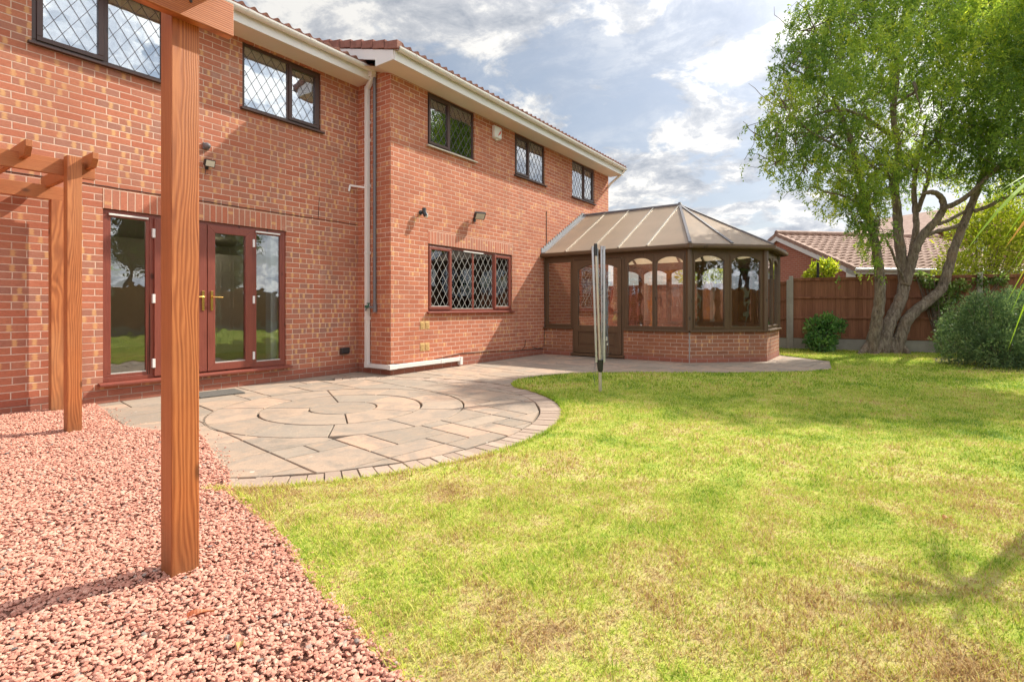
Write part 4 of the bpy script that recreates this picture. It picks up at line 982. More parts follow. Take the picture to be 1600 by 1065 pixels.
for v_ in vs_[1:]:
    bars.bar(np.array([ec[0][0]-.01, v_, EZ])+up, np.array([12.51, v_, RZ])+up, .035, .035); bars.cut()
    bars.bar(np.array([ec[5][0]+.01, v_, EZ])+up, np.array([12.51, v_, RZ])+up, .035, .035); bars.cut()
bars.each('glazing_bar', 'pale_aluminium', rf)
for e in (ec[1], mid, ec[2], ec[3], mid2, ec[4]): hips.bar(e+up, RE+up, .055, .045); hips.cut()
hips.tube([RA_+up*1.2, RE+up*1.2], .04, 8); hips.tube([RE+(0, 0, .0), RE+(0, 0, .09)], [.07, .03], 10)
hips.each('hip_rail', 'grey_plastic', rf)
# under-roof rafters seen through the glass
b = MB()
for v_ in vs_[1:]:
    for xx in (ec[0][0]+.1, ec[5][0]-.1): b.bar((xx, v_, EZ+.0), (12.51, v_, RZ-.05), .04, .05); b.cut()
for e in ec[1:5]+[mid, mid2]: b.bar(e-(0, 0, .02), RE-(0, 0, .05), .04, .05); b.cut()
b.each('rafter', 'bronze_frame', rf)
b = MB()
for i in range(5): b.bar(ec[i]-(0, 0, .03), ec[i+1]-(0, 0, .03), .085, .06); b.tube([ec[i]-(0, 0, .035), ec[i+1]-(0, 0, .035)], .05, 8)
for i in range(1, 5): b.tube([ec[i]-(0, 0, .07), ec[i]+(0, 0, .01)], .056, 10)
b.build('gutter', 'bronze_frame', rf)
b = MB()
E_in = [np.array([*k, 0.]) for k in (A_, B_, C_, Dd, E_, F_)]
for i in range(5): b.bar(E_in[i]+(0, 0, ZT+.012), E_in[i+1]+(0, 0, ZT+.012), .07, .026)
b.build('eaves_beam', 'bronze_frame', rf)
b = MB(); nst = 20
for sgn, xe in ((1, ec[0][0]), (-1, ec[5][0])):
    b.cut()
    for i in range(nst):
        if sgn < 0 and xe-(xe-12.51)*(i+1)/nst > RX1: continue
        x0 = xe+(12.51-xe)*i/nst; x1 = xe+(12.51-xe)*(i+1)/nst; zb = EZ+(RZ-EZ)*i/nst
        b.box(x0, D2-.012, zb+.0, x1, D2-.001, zb+.15)
    b.bar((xe, D2-.05, EZ+.03), (12.51, D2-.05, RZ+.03), .10, .012)
b.each('flashing', 'lead_flashing', rf)
print('house ok')
# ================================================================ PERGOLAS
def beam_x(b, x0, x1, y0, y1, z0, z1): b.box(x0, y0, z0, x1, y1, z1)
def rafter(x0, x1, y0, y1, z0, z1, ch=.07):       # runs along Y, lower corner of each end cut away
    b = MB(); b.prism([(x0, y0, z1), (x0, y1, z1), (x0, y1, z0+ch), (x0, y1-ch*.8, z0), (x0, y0+ch*.8, z0), (x0, y0, z0+ch)], (x1-x0, 0, 0)); return b
pg = thing('pergola', 'orange stained timber pergola nearest the viewer standing in the red gravel', 'pergola', (.976, 2.405, 0), 'stained timber pergolas')
b = MB(); b.box(.924, 2.352, -.06, 1.030, 2.456, 2.44); b.build('post', 'stained_wood_z', pg, bevel=.003)
b = MB(); b.box(-1.75, 2.352, -.06, -1.645, 2.456, 2.44); b.build('post', 'stained_wood_z', pg, bevel=.003)
b = MB(); b.box(.924, -1.3, -.06, 1.03, -1.195, 2.30); b.build('post', 'stained_wood_z', pg, bevel=.003)
b = MB(); b.box(-1.75, -1.3, -.06, -1.645, -1.195, 2.30); b.build('post', 'stained_wood_z', pg, bevel=.003)
b = MB(); b.box(-2.0, 2.305, 2.296, 1.150, 2.350, 2.438); b.build('beam', 'stained_wood_x', pg, bevel=.003)
b = MB(); b.box(-2.0, -1.345, 2.15, 1.150, -1.302, 2.29); b.build('beam', 'stained_wood_x', pg, bevel=.003)
for x in (1.035, .43, -.17, -.77, -1.37): rafter(x, x+.045, -1.5, 2.35-.0+.02, 2.44-.045 if 0 else 2.441, 2.585, .07).build('rafter', 'stained_wood_y', pg, bevel=.003)
b = MB(); b.tube([(.976, 2.3045, 2.368), (.976, 2.3005, 2.368)], .006, 10); b.build('bolt', 'black_plastic', pg)
pg = thing('pergola', 'smaller stained timber pergola against the left brick wall', 'pergola', (1.522, 5.89, 0), 'stained timber pergolas')
b = MB(); b.box(1.469, 5.838, -.06, 1.574, 5.943, 2.455); b.build('post', 'stained_wood_z', pg, bevel=.003)
b = MB(); b.box(1.668, 7.155, -.06, 1.785, 7.255, 2.252); b.build('post', 'stained_wood_z', pg, bevel=.003)
b = MB(); b.box(-1.55, 5.838, -.06, -1.45, 5.943, 2.30); b.build('post', 'stained_wood_z', pg, bevel=.003)
b = MB(); b.box(-1.9, 5.946, 2.290, 1.700, 5.992, 2.432); b.build('beam', 'stained_wood_x', pg, bevel=.003)
b = MB(); b.box(-1.9, 7.16, 2.252, 1.794, 7.206, 2.398); b.build('beam', 'stained_wood_x', pg, bevel=.003)
for x in (1.622, 1.175, .55, -.05, -.65, -1.25): rafter(x, x+.045, 5.74, 7.33, 2.375, 2.50, .07).build('rafter', 'stained_wood_y', pg, bevel=.003)
# ================================================================ ROTARY DRYER
rd = thing('rotary_dryer', 'folded metal rotary clothes dryer standing in the lawn', 'clothes dryer', (6.2, 2.99, 0))
b = MB(); b.tube([(6.2, 2.99, -.05), (6.198, 2.994, .34)], .022, 12); b.build('ground_tube', 'pale_aluminium', rd)
tp = np.array([6.165, 3.04, 1.90]); bt = np.array([6.2, 2.99, .30])
b = MB(); b.tube([bt, tp], .017, 12); b.build('pole', 'pale_aluminium', rd)
b = MB(); b.tube([(6.2, 2.99, .27), (6.2, 2.99, .30), (6.198, 2.993, .38), (6.197, 2.994, .43)], [.024, .036, .042, .05], 10); b.cut(); b.tube([tp-(0, 0, .12), tp+(0, 0, .04)], [.026, .022], 10); b.each('hub', 'black_plastic', rd)
arms = []
rv = np.array([s_, -c_, 0]); fv = np.array([c_, s_, 0])
for dx0, dy0, dx1, dy1, zt in ((-.055, -.02, -.105, -.02, 1.88), (.045, -.03, .045, -.02, 1.88), (-.005, .05, -.035, .05, 1.86), (.03, .03, .02, .03, 1.89)):
    p = np.array([6.2, 2.99, .40])+rv*dx0+fv*dy0; q_ = np.array([6.2, 2.99, zt])+rv*dx1+fv*dy1; arms.append((p, q_))
    b = MB(); b.bar(p, q_, .022, .024, tuple(rv)); b.tube([q_-(0, 0, .02), q_+(0, 0, .025)], .018, 8); b.build('arm', 'aluminium', rd)
b = MB(); r_ = random.Random(4)
for k in range(26):
    i, j = r_.sample(range(4), 2); t0 = r_.uniform(.25, .98); t1 = min(.99, max(.05, t0-r_.uniform(.0, .25)))
    p = arms[i][0]+(arms[i][1]-arms[i][0])*t0; q_ = arms[j][0]+(arms[j][1]-arms[j][0])*t1
    sag = r_.uniform(.08, .5); mid_ = (p+q_)/2-(0, 0, sag)+rv*r_.uniform(-.03, .05)
    pts = [(1-t)**2*p+2*t*(1-t)*mid_+t*t*q_ for t in np.linspace(0, 1, 12)]
    b.tube(pts, .0028, 4)
for k in range(16):     # bundle hanging on the right
    t0 = .55+.02*k; p = arms[1][0]+(arms[1][1]-arms[1][0])*min(.98, t0)
    o2 = rv*(.015+.03*r_.random()); pts = [p+o2*min(1, s*2)-(0, 0, s*r_.uniform(.5, .8))+rv*.02*math.sin(s*9+k) for s in np.linspace(0, 1, 9)]; b.tube(pts, .0026, 4)
for (xx, ht, hb) in ((-.075, .62, .10), (-.06, .5, .22)):
    p = np.array([6.2, 2.99, ht])+rv*xx; b.tube([p+rv*.01*math.sin(s*7)-(0, 0, s*(ht-hb)) for s in np.linspace(0, 1, 9)], .0022, 4)
b.build('line', 'rope_grey', rd)
b = MB(); p = arms[1][0]+rv*.03+(0, 0, .28); b.tube([p, p+(.0, 0, .05)], .012, 6); b.tube([p-(0, 0, .06)+rv*.01, p-(0, 0, .03)+rv*.01], .009, 6); b.build('peg', 'white_strip', rd)
# ================================================================ FENCES
def fence(name, label, p0, d, bays, tops, cat='fence', grav=.30, side=-1, group='boundary fences of boards between concrete posts'):
    d = np.array(d, float); d /= np.linalg.norm(d); nrm = np.array([-d[1], d[0]])*side
    t = thing(name, label, cat, (p0[0], p0[1], 0), group); pitch = 1.95
    for k in range(bays+1):
        o = np.array(p0)+d*pitch*k; b = MB(); H = tops[min(k, len(tops)-1)]+.05
        a = o-d*.05-nrm*.05; b.obox((a[0], a[1], -.1), (*(d*.10), 0), (*(nrm*.10), 0), (0, 0, H+.1)); b.build('post', 'concrete', t, bevel=.006)
    for k in range(bays):
        o = np.array(p0)+d*(pitch*k+.055); H = tops[min(k, len(tops)-1)]; L = pitch-.11
        b = MB(); a = o-nrm*.02; b.obox((a[0], a[1], -.1), (*(d*L), 0), (*(nrm*.04), 0), (0, 0, grav+.1)); b.build('gravel_board', 'concrete', t, bevel=.005)
        b = MB(); n = int(L/.095); w = L/n
        for i in range(n):
            a = o+d*w*i-nrm*.018; dz = random.uniform(-.004, .004); tt = random.uniform(.007, .013)
            b.prism([(a[0], a[1], grav), (*(a+d*(w+.01)), grav), (*(a+d*(w+.01)+nrm*.004), grav), (*(a+nrm*tt), grav)], (0, 0, H-.03-grav+dz))
        for zr, hh in ((grav+.01, .05), (grav+(H-grav)*.33, .045), (grav+(H-grav)*.66, .045), (H-.07, .05)):
            a = o+nrm*.0; b.obox((a[0], a[1], zr), (*(d*L), 0), (*(nrm*.035), 0), (0, 0, hh))
        a = o-nrm*.035; b.obox((a[0], a[1], H-.028), (*(d*L), 0), (*(nrm*.085), 0), (0, 0, .028)); b.build('panel', 'fence_wood', t)
    return t
fd_ = np.array([.43, -1.99]); fd_ /= np.linalg.norm(fd_)
fence('fence', 'brown board fence on concrete posts running behind the tree and the bushes', (15.44, 1.95), fd_, 5, [1.87])
fence('fence', 'lower stretch of brown board fence seen beside and through the conservatory', (15.44, 7.85), (0, -1), 3, [1.78, 1.78, 1.78])
fence('fence', 'long brown fence at the far side of the garden facing the house', (17.0, -9.2), (-1, 0), 12, [1.87], side=-1)
fence('fence', 'brown fence closing the garden beyond the gravel', (-5.2, -9.2), (0, 1), 8, [1.87], side=-1)
# ================================================================ NEIGHBOURS
apex = at(1217, 366, 20.0); cor = at(1341, 419, 16.25); apg = np.array(apex[:2]); cg = np.array(cor[:2]); g2 = 2*apg-cg
rdv = np.array([math.cos(TH-R(81.5)), math.sin(TH-R(81.5))]); hw_ = np.linalg.norm(cg-apg); gd = (cg-apg)/hw_
rdv = np.array([gd[1], -gd[0]]); rdv = rdv if np.dot(rdv, [s_, -c_]) > 0 else -rdv
gar = thing('neighbour_garage', 'red brick garage with a pale red tiled gable roof beyond the fence', 'garage', (apg[0], apg[1], 0))
LG = 7.0; ez, rz = cor[2], apex[2]
def p3(g, z): return (g[0], g[1], z)
b = MB(); e1, e2 = apg+gd*(hw_-.22), apg-gd*(hw_-.22); dz = (rz-ez)*.22/hw_
b.add([p3(e1, -.1), p3(e1, ez+dz-.12), p3(apg, rz-.16), p3(e2, ez+dz-.12), p3(e2, -.1)], [(0, 1, 2, 3, 4)])
b.add([p3(e1, -.1), p3(e1+rdv*LG, -.1), p3(e1+rdv*LG, ez+dz-.12), p3(e1, ez+dz-.12)], [(0, 1, 2, 3)])
b.build('wall', 'brick_far', gar)
off_ = -rdv*.12
b = MB(); sv = np.array([*(cg-apg), ez-rz]); LS = np.linalg.norm(sv)
sv2 = np.array([*(g2-apg), ez-rz])
roof_sheet(b, (*(cg+off_+(cg-apg)*.0), ez), (*rdv, 0), tuple(-sv/LS), LG+.1, LS, per=.30, amp=.028, course=.33, lip=.03, nu=6)
roof_sheet(b, (*(g2+off_), ez), (*rdv, 0), tuple(-sv2/LS), LG+.1, LS, per=.30, amp=.028, course=.33, lip=.03, nu=6)
b.tube([(*(apg+off_), rz+.04), (*(apg+rdv*LG), rz+.04)], .11, 8)
gr_ = b.build('roof', 'tile_far', gar)
b = MB()
for c2 in (cg, g2):
    n = 14
    for i in range(n):
        a = apg+(c2-apg)*i/n; c3 = apg+(c2-apg)*(i+1)/n; za = rz+(ez-rz)*i/n; zc = rz+(ez-rz)*(i+1)/n
        b.prism([(*(a+off_-rdv*.02), za+.06), (*(a+off_-rdv*.02), za-.07), (*(c3+off_-rdv*.02), zc-.09), (*(c3+off_-rdv*.02), zc+.05)], (*(rdv*.12), 0))
b.build('verge', 'tile_far', gr_)
b = MB()
for c2 in (cg, g2): b.prism([(*(apg+off_), rz-.07), (*(apg+off_), rz-.25), (*(c2+off_), ez-.25), (*(c2+off_), ez-.07)], (*(rdv*.03), 0))
b.prism([(*(cg+off_), ez-.05), (*(cg+off_-gd*.35), ez+.05), (*(cg+off_-gd*.35), ez-.28), (*(cg+off_), ez-.28)], (*(rdv*.03), 0))
b.build('bargeboard', 'white_plastic', gar)
b = MB(); a = cg-gd*.06; b.bar((*(a+off_), ez-.08), (*(a+rdv*LG), ez-.08), .05, .2); b.build('fascia', 'white_plastic', gar)
b = MB(); a = cg+gd*.03; b.tube([(*(a+off_), ez-.04), (*(a+rdv*LG), ez-.04)], .055, 8); b.build('gutter', 'white_plastic', gar)
b = MB(); b.tube([(*(cg+rdv*.12), ez-.08), (*(cg+rdv*.1-gd*.3), ez-.5), (*(cg+rdv*.1-gd*.3), 0)], .035, 8); b.build('downpipe', 'white_plastic', gar)
# taller house further back
nh = thing('neighbour_house', 'tall red brick neighbouring house mostly hidden behind the tree foliage', 'house', at(1480, 400, 27)*(1, 1, 0))
def camdir(a): return np.array([math.cos(TH-R(a)), math.sin(TH-R(a))])
o = at(1440, 400, 27)[:2]; dd = camdir(70); bk = camdir(-20); Lh, Wh = 10.5, 7.0
def q3(s, t, z): w = o+dd*s+bk*t; return (w[0], w[1], z)
b = MB(); b.add([q3(2.9, 0, 0), q3(Lh, 0, 0), q3(Lh, 0, 5.4), q3(6.7, 0, 6.9), q3(2.9, 0, 5.4)], [(0, 1, 2, 3, 4)]); b.add([q3(2.9, 0, 0), q3(2.9, 0, 5.4), q3(2.9, Wh, 5.4), q3(2.9, Wh, 0)], [(0, 1, 2, 3)])
b.add([q3(Lh, 0, 0), q3(Lh, Wh, 0), q3(Lh, Wh, 5.4), q3(Lh, 0, 5.4)], [(0, 1, 2, 3)]); b.build('wall', 'brick_far', nh)
b = MB(); b.prism([q3(2.5, -.2, 5.2), q3(6.7, -.2, 7.0), q3(10.9, -.2, 5.2), q3(10.9, -.2, 5.32), q3(6.7, -.2, 7.12), q3(2.5, -.2, 5.32)], (*(bk*(Wh+.4)), 0)); b.build('roof', 'tile_far', nh)
b = MB(); b.prism([q3(2.5, -.24, 5.0), q3(6.7, -.24, 6.8), q3(10.9, -.24, 5.0), q3(10.9, -.24, 5.2), q3(6.7, -.24, 7.0), q3(2.5, -.24, 5.2)], (*(bk*.04), 0)); b.build('bargeboard', 'white_plastic', nh)
b = MB(); b.obox(q3(0.0, -1.2, 3.25), (*(dd*6.5), 0), (*(bk*1.1), .5), (0, 0, .12)); b.build('porch_roof', 'lead_flashing', nh)
b = MB(); b.obox(q3(4.2, -.04, 3.9), (*(dd*1.2), 0), (*(bk*.05), 0), (0, 0, 1.1)); b.build('window', 'white_plastic', nh)
# dark pole beyond the fence
b = MB(); p = at(1278, 410, 15.5); b.tube([(p[0], p[1], -.1), (p[0], p[1], p[2])], .035, 8); o = b.build('garden_pole', 'cane_pole'); tag(o, 'short dark pole rising above the fence beside the yellow green bush', 'pole')
# ================================================================ PLANTS
def limbs(b, paths, z, scale=1.0, n=9, seed=1):
    r = random.Random(seed)
    for P, (w0, w1), dz in paths:
        pts = [at(x, y, z+dz[0]+(dz[1]-dz[0])*i/(len(P)-1)) for i, (x, y) in enumerate(P)]
        # catmull-rom resample with slight wiggle
        Q = []; k = len(pts)
        for i in range(k-1):
            p0, p1, p2, p3_ = pts[max(i-1, 0)], pts[i], pts[i+1], pts[min(i+2, k-1)]
            for s in np.linspace(0, 1, 6, endpoint=False):
                q_ = .5*((2*p1)+(-p0+p2)*s+(2*p0-5*p1+4*p2-p3_)*s*s+(-p0+3*p1-3*p2+p3_)*s**3)
                Q.append(q_+np.array([r.uniform(-1, 1) for _ in range(3)])*.008)
        Q.append(pts[-1]); m = len(Q)
        ww = [(w0*(1-i/(m-1))**.8*.70+w1*.62*(i/(m-1))*(1 if i < m-4 else .5))*z/F/2*(1+.06*math.sin(i*1.9)) for i in range(m)]
        b.tube(Q, ww, n)
ZT_ = 12.4
willow = thing('willow_tree', 'large twisted willow tree with three leaning trunks by the fence', 'tree', at(1385, 552, ZT_)*(1, 1, 0))
b = MB()
limbs(b, [
 ([(1358, 562), (1363, 535), (1370, 500), (1375, 465), (1374, 425), (1368, 385), (1358, 340), (1345, 290), (1335, 240), (1318, 190), (1300, 150)], (26, 7), (0, -.8)),
 ([(1378, 562), (1380, 535), (1392, 500), (1403, 478), (1412, 450), (1410, 415), (1404, 370), (1402, 330), (1398, 290), (1404, 240), (1396, 180), (1402, 110), (1392, 60)], (30, 6), (0, .3)),
 ([(1397, 562), (1404, 535), (1413, 508), (1428, 488), (1450, 470), (1470, 452), (1480, 425), (1492, 385), (1508, 345), (1526, 300), (1545, 250), (1560, 190), (1575, 120)], (27, 8), (0, -.3)),
 ([(1414, 445), (1424, 410), (1432, 385), (1446, 362), (1462, 345), (1474, 326), (1470, 308), (1456, 300), (1438, 304)], (21, 8), (.05, -.4)),
 ([(1474, 326), (1492, 318), (1510, 308), (1530, 290), (1552, 268), (1580, 245)], (12, 6), (-.3, -.9)),
 ([(1420, 425), (1426, 390), (1432, 355), (1430, 325), (1428, 290), (1436, 240), (1450, 180)], (16, 6), (.1, .8)),
 ([(1440, 372), (1462, 362), (1484, 357), (1500, 350), (1510, 340)], (9, 8), (-.1, -.2)),
 ([(1466, 350), (1482, 344), (1500, 334), (1516, 326)], (8, 6), (-.2, -.2)),
 ([(1522, 330), (1545, 322), (1568, 310), (1600, 302), (1650, 290)], (9, 6), (-.3, -1)),
 ([(1540, 275), (1570, 262), (1600, 256), (1640, 240)], (14, 8), (-.3, -1.2)),
 ([(1434, 330), (1444, 300), (1452, 270), (1448, 230)], (11, 5), (.4, .9)),
 ([(1396, 215), (1375, 200), (1340, 178), (1300, 172), (1255, 188)], (10, 4), (.1, -1.2)),
 ([(1398, 165), (1420, 150), (1432, 142), (1428, 130), (1440, 175)], (8, 4), (.2, -.4)),
 ([(1360, 330), (1340, 318), (1315, 305), (1290, 300), (1270, 292), (1262, 300)], (6, 2.5), (-.6, -1.2)),
 ([(1414, 440), (1402, 415), (1390, 385), (1378, 365)], (6, 4), (0, -.4)),
 ([(1400, 300), (1385, 270), (1366, 262), (1350, 240)], (9, 4), (.2, -.8)),
 ([(1560, 190), (1590, 150), (1630, 100), (1660, 60)], (10, 4), (-.3, -1.2)),
 ([(1398, 290), (1440, 240), (1480, 190), (1500, 120), (1510, 50)], (10, 4), (.2, 1.)),
 ([(1335, 240), (1300, 225), (1265, 205), (1240, 180)], (6, 2.5), (-.6, -1.5)),
], ZT_)
# root flare
for (x, y, dx) in ((1352, 560, -14), (1372, 563, -5), (1395, 563, 6), (1412, 560, 12)):
    p = at(x, y, ZT_-.1); q_ = at(x+dx, y, ZT_-.25); b.tube([at(x*.5+1383*.5, 528, ZT_), at(x, 545, ZT_-.05), (q_[0], q_[1], -.05)], [.12, .09, .03], 8)
b.build('trunk', 'bark', willow)
blobs = [ # px x, y, radius px, depth offset, weight
 (1275, 40, 52, -.6, 1), (1330, 30, 60, 0, 1), (1390, 20, 62, .3, 1), (1450, 15, 64, .5, 1), (1515, 20, 62, 0, 1), (1575, 30, 60, -.5, 1),
 (1250, 100, 46, -.8, 1), (1300, 95, 58, -.4, 1), (1365, 90, 62, .4, 1), (1430, 90, 60, .8, .9), (1495, 95, 62, .3, 1), (1560, 100, 62, -.4, 1), (1610, 100, 55, -.8, 1),
 (1228, 160, 42, -1.1, .9), (1280, 160, 52, -.6, 1), (1340, 155, 56, .1, 1), (1400, 150, 58, .9, .7), (1460, 160, 58, .6, .9), (1520, 165, 58, 0, 1), (1580, 165, 56, -.8, 1),
 (1206, 205, 30, -1.4, .8), (1245, 215, 42, -1.1, .9), (1300, 215, 50, -.6, 1), (1355, 215, 46, -.2, .9), (1500, 225, 50, 0, .9), (1560, 225, 52, -.8, .9), (1440, 215, 46, .9, .6), (1610, 215, 45, -1, .8),
 (1218, 252, 26, -1.4, .6), (1262, 262, 34, -1.0, .75), (1310, 262, 40, -.7, .9), (1352, 275, 40, -.5, 1.1), (1385, 262, 34, -.2, .8), (1330, 305, 34, -.7, 1.1), (1362, 320, 32, -.7, 1.2), (1400, 235, 34, -.2, .7), (1430, 260, 32, 0, .7), (1470, 230, 36, 0, .8), (1520, 200, 40, -.3, .7), (1390, 285, 24, -.6, .7), (1342, 345, 24, -.7, .8), (1368, 356, 24, -.6, .9), (1358, 386, 16, -.5, .8), (1368, 412, 12, -.5, .8), (1376, 428, 8, -.5, .6),
 (1270, 300, 18, -1, .5), (1300, 320, 22, -.8, .6), (1240, 285, 14, -1.2, .4), (1172, 198, 9, -1.6, .35), (1163, 256, 7, -1.6, .22), (1185, 240, 12, -1.5, .3), (1228, 272, 16, -1.3, .4),
 (1330, -30, 62, 0, 1), (1400, -60, 70, .5, 1), (1480, -60, 72, .3, 1), (1550, -40, 70, 0, 1), (1620, -20, 70, -.5, 1), (1650, 80, 60, -.8, 1), (1660, 170, 55, -.8, 1), (1430, -110, 60, .3, 1), (1520, -110, 60, 0, 1),
 (1540, 262, 34, -.4, .8), (1585, 262, 34, -1, .8), (1500, 275, 26, 0, .7), (1560, 290, 22, -.8, .5), (1600, 285, 26, -1, .6), (1420, 300, 20, .8, .4), (1450, 270, 30, .9, .5), (1480, 275, 26, .4, .45), (1455, 330, 14, 1.0, .3), (1300, 400, 10, -.8, .0), (1332, 432, 9, -.9, .25), (1305, 436, 7, -.9, .2)]
blobs += [(1600, 120, 60, -3.0, .6), (1540, 60, 60, -2.6, .5), (1470, 40, 56, -2.2, .4), (1640, 40, 70, -3.2, .8), (1560, -20, 70, -2.8, .7), (1480, 120, 40, -2.0, .3), (1400, 60, 46, -1.8, .3), (1330, 110, 40, -1.8, .4), (1600, 200, 38, -2.8, .4), (1690, 130, 70, -3.2, .9), (1730, 40, 80, -3.0, .9), (1700, -60, 80, -2.5, .8)]
C, D, HU = [], [], []
for (x, y, rp, dz, wt) in blobs:
    z = ZT_+dz; ctr = at(x, y, z); rr = rp*z/F
    ntw = max(1, int(wt*rp*rp*.09))
    hb = RS.uniform(-.15, .35)
    for k in range(ntw):
        v = RS.normal(size=3); v /= np.linalg.norm(v); v *= rr*RS.uniform(.15, 1.)**(1/2.2); v *= np.array([1, 1, 1.])*1.02
        st = ctr+v; az = RS.uniform(0, 2*math.pi); out_ = np.array([math.cos(az), math.sin(az), RS.uniform(-.4, .7)])
        L = RS.uniform(.14, .44); nl = int(L*44)+2; ph = RS.uniform(0, 6.28); hue0 = RS.uniform(0, .45)+hb+(.22 if RS.rand() < .18 else 0)
        for s in np.linspace(0, 1, nl):
            pnt = st+out_*.22*L*s*3*(1-.45*s)+np.array([0, 0, -1])*L*s*s*.7+np.array([math.cos(ph+s*7), math.sin(ph+s*7), 0])*.035
            dirr = out_*(1-s)*.7+np.array([0, 0, -.55])+RS.normal(size=3)*.55
            C.append(pnt+RS.normal(size=3)*.02); D.append(dirr); HU.append(hue0+RS.uniform(-.12, .2))
C, D, HU = map(np.array, (C, D, HU)); print('willow leaves', len(C))
leaves('crown', C, D, np.full(len(C), .085), np.full(len(C), .027), 'willow_leaf', willow, HU)
# twigs inside the crown
b = MB(); r_ = random.Random(9)
for (x, y, rp, dz, wt) in blobs:
    if rp < 24 or dz < -1.7: continue
    ctr = at(x, y, ZT_+dz); rr = rp*ZT_/F
    for k in range(4):
        a_ = np.array([r_.gauss(0, 1) for _ in range(3)]); a_ /= np.linalg.norm(a_); P = [ctr-a_*rr*.3]; cur = a_.copy()
        for s in range(7):
            cur = cur+np.array([r_.gauss(0, .45) for _ in range(3)])+(0, 0, .05); cur /= np.linalg.norm(cur); P.append(P[-1]+cur*rr*.28)
        b.tube(P, [.016*(1-.11*i) for i in range(8)], 4)
for (x0, y0, x1, y1, x2, y2) in ((1215, 180, 1190, 190, 1165, 198), (1180, 195, 1178, 225, 1163, 250)):
    b.tube([at(x0, y0, ZT_-1.3), at(x1, y1, ZT_-1.5), at(x2, y2, ZT_-1.6)], .006, 4)
b.build('twigs', 'bark', willow)
def bush(name, label, cat, ctrs, leafmat, n, L, Wd, stem=None, group=None, up=.3, shell=.75, hue=None, flat=.0):
    base = np.array(ctrs[0][0], float)*(1, 1, 0); t = thing(name, label, cat, base, group); C, D = [], []
    tot = sum(c[1]*c[1] for c in ctrs)
    for ctr, rr, *sc in ctrs:
        sc = np.array(sc[0] if sc else (1, 1, 1)); k = int(n*rr*rr/tot)
        v = RS.normal(size=(k, 3)); v /= np.linalg.norm(v, axis=1, keepdims=True)
        lump = 1+.16*np.sin(v[:, 0]*9+v[:, 2]*7+ctr[0]*9)+.12*np.sin(v[:, 1]*13+v[:, 2]*5+ctr[0]*5)+.06*RS.normal(size=k)
        rad = RS.uniform(shell**3, 1.06, k)**(1/3)*lump; p = np.array(ctr)+v*sc*rr*rad[:, None]
        d_ = v+RS.normal(size=(k, 3))*.55+np.array([0, 0, up]); ok = p[:, 2] > .01; C.append(p[ok]); D.append(d_[ok])
    C, D = np.concatenate(C), np.concatenate(D); hu = RS.uniform(0, .8, len(C))+.25*np.sin(C[:, 0]*6+C[:, 2]*7)*np.sin(C[:, 1]*7)
    leaves('foliage', C, D, np.full(len(C), L), np.full(len(C), Wd), leafmat, t, hu)
    b = MB(); r = random.Random(int(base[0]*100))
    for ctr, rr, *sc in ctrs:
        for k in range(7):
            tgt = np.array(ctr)+np.array([r.uniform(-.7, .7)*rr, r.uniform(-.7, .7)*rr, r.uniform(-.2, .7)*rr]); sb = base+(r.uniform(-.1, .1), r.uniform(-.1, .1), -.05)
            mm_ = (sb+tgt)/2+np.array([r.uniform(-.1, .1), r.uniform(-.1, .1), .05])*rr; b.tube([sb, mm_, tgt], [.022*max(.6, rr), .014*max(.6, rr), .006], 5)
    b.build('stems', 'bark', t); return t
# big grey green bush at the right
hc = at(1560, 520, 9.9)
bush('evergreen_bush', 'large rounded grey green bush at the foot of the fence on the right', 'bush',
     [(hc*(1, 1, 0)+(0, 0, .62), .70), (at(1515, 515, 10.1), .52), (at(1540, 490, 9.8), .42), (at(1600, 500, 9.9), .55), (at(1655, 520, 9.6), .7), (at(1500, 540, 9.9), .36), (at(1585, 480, 10.2), .36), (at(1560, 545, 9.4), .42), (at(1620, 545, 9.3), .4)], 'hebe_leaf', 34000, .052, .021, up=.5, shell=.7)
# dark bed beneath the bush
b = MB(); P = []
for i in range(28):
    a = 2*math.pi*i/28; P.append((13.75+2.1*math.cos(a)+.1*math.sin(5*a), -2.3+1.45*math.sin(a), .018))
b.add(P, [tuple(range(28))]); struct(b.build('planting_bed', 'soil'))
sc_ = at(1286, 525, 12.9)
bush('small_shrub', 'small glossy green shrub in front of the fence left of the tree', 'shrub',
     [(sc_, .36), (at(1272, 510, 12.9), .26), (at(1296, 505, 12.8), .24), (at(1312, 508, 12.9), .17), (at(1285, 538, 12.7), .28), (at(1290, 497, 12.9), .16), (at(1268, 530, 12.8), .2)], 'shrub_leaf', 2500, .085, .042, up=.5, shell=.3)
bush('yellow_bush', 'yellow green bush showing just above the fence top', 'bush', [(at(1283, 425, 15.8), .35), (at(1296, 418, 15.8), .25), (at(1268, 430, 15.8), .22)], 'yellow_leaf', 900, .12, .06)
bush('garden_bush', 'green bush beyond the fence seen through the conservatory glass', 'bush', [(at(1100, 425, 17.6), .8), (at(1150, 425, 17.9), .5)], 'yellow_leaf', 2200, .12, .06)
bush('tall_shrub', 'tall sunlit yellow green shrub beyond the fence at the right', 'shrub',
     [(at(1530, 400, 15.0), 1.0), (at(1500, 425, 14.6), .6), (at(1560, 350, 15.2), .9), (at(1600, 390, 14.8), 1.0), (at(1510, 350, 15.4), .6), (at(1470, 445, 14.2), .35), (at(1590, 320, 15.2), .8), (at(1655, 360, 15), 1.1)], 'yellow_leaf', 13000, .13, .042, shell=.35)
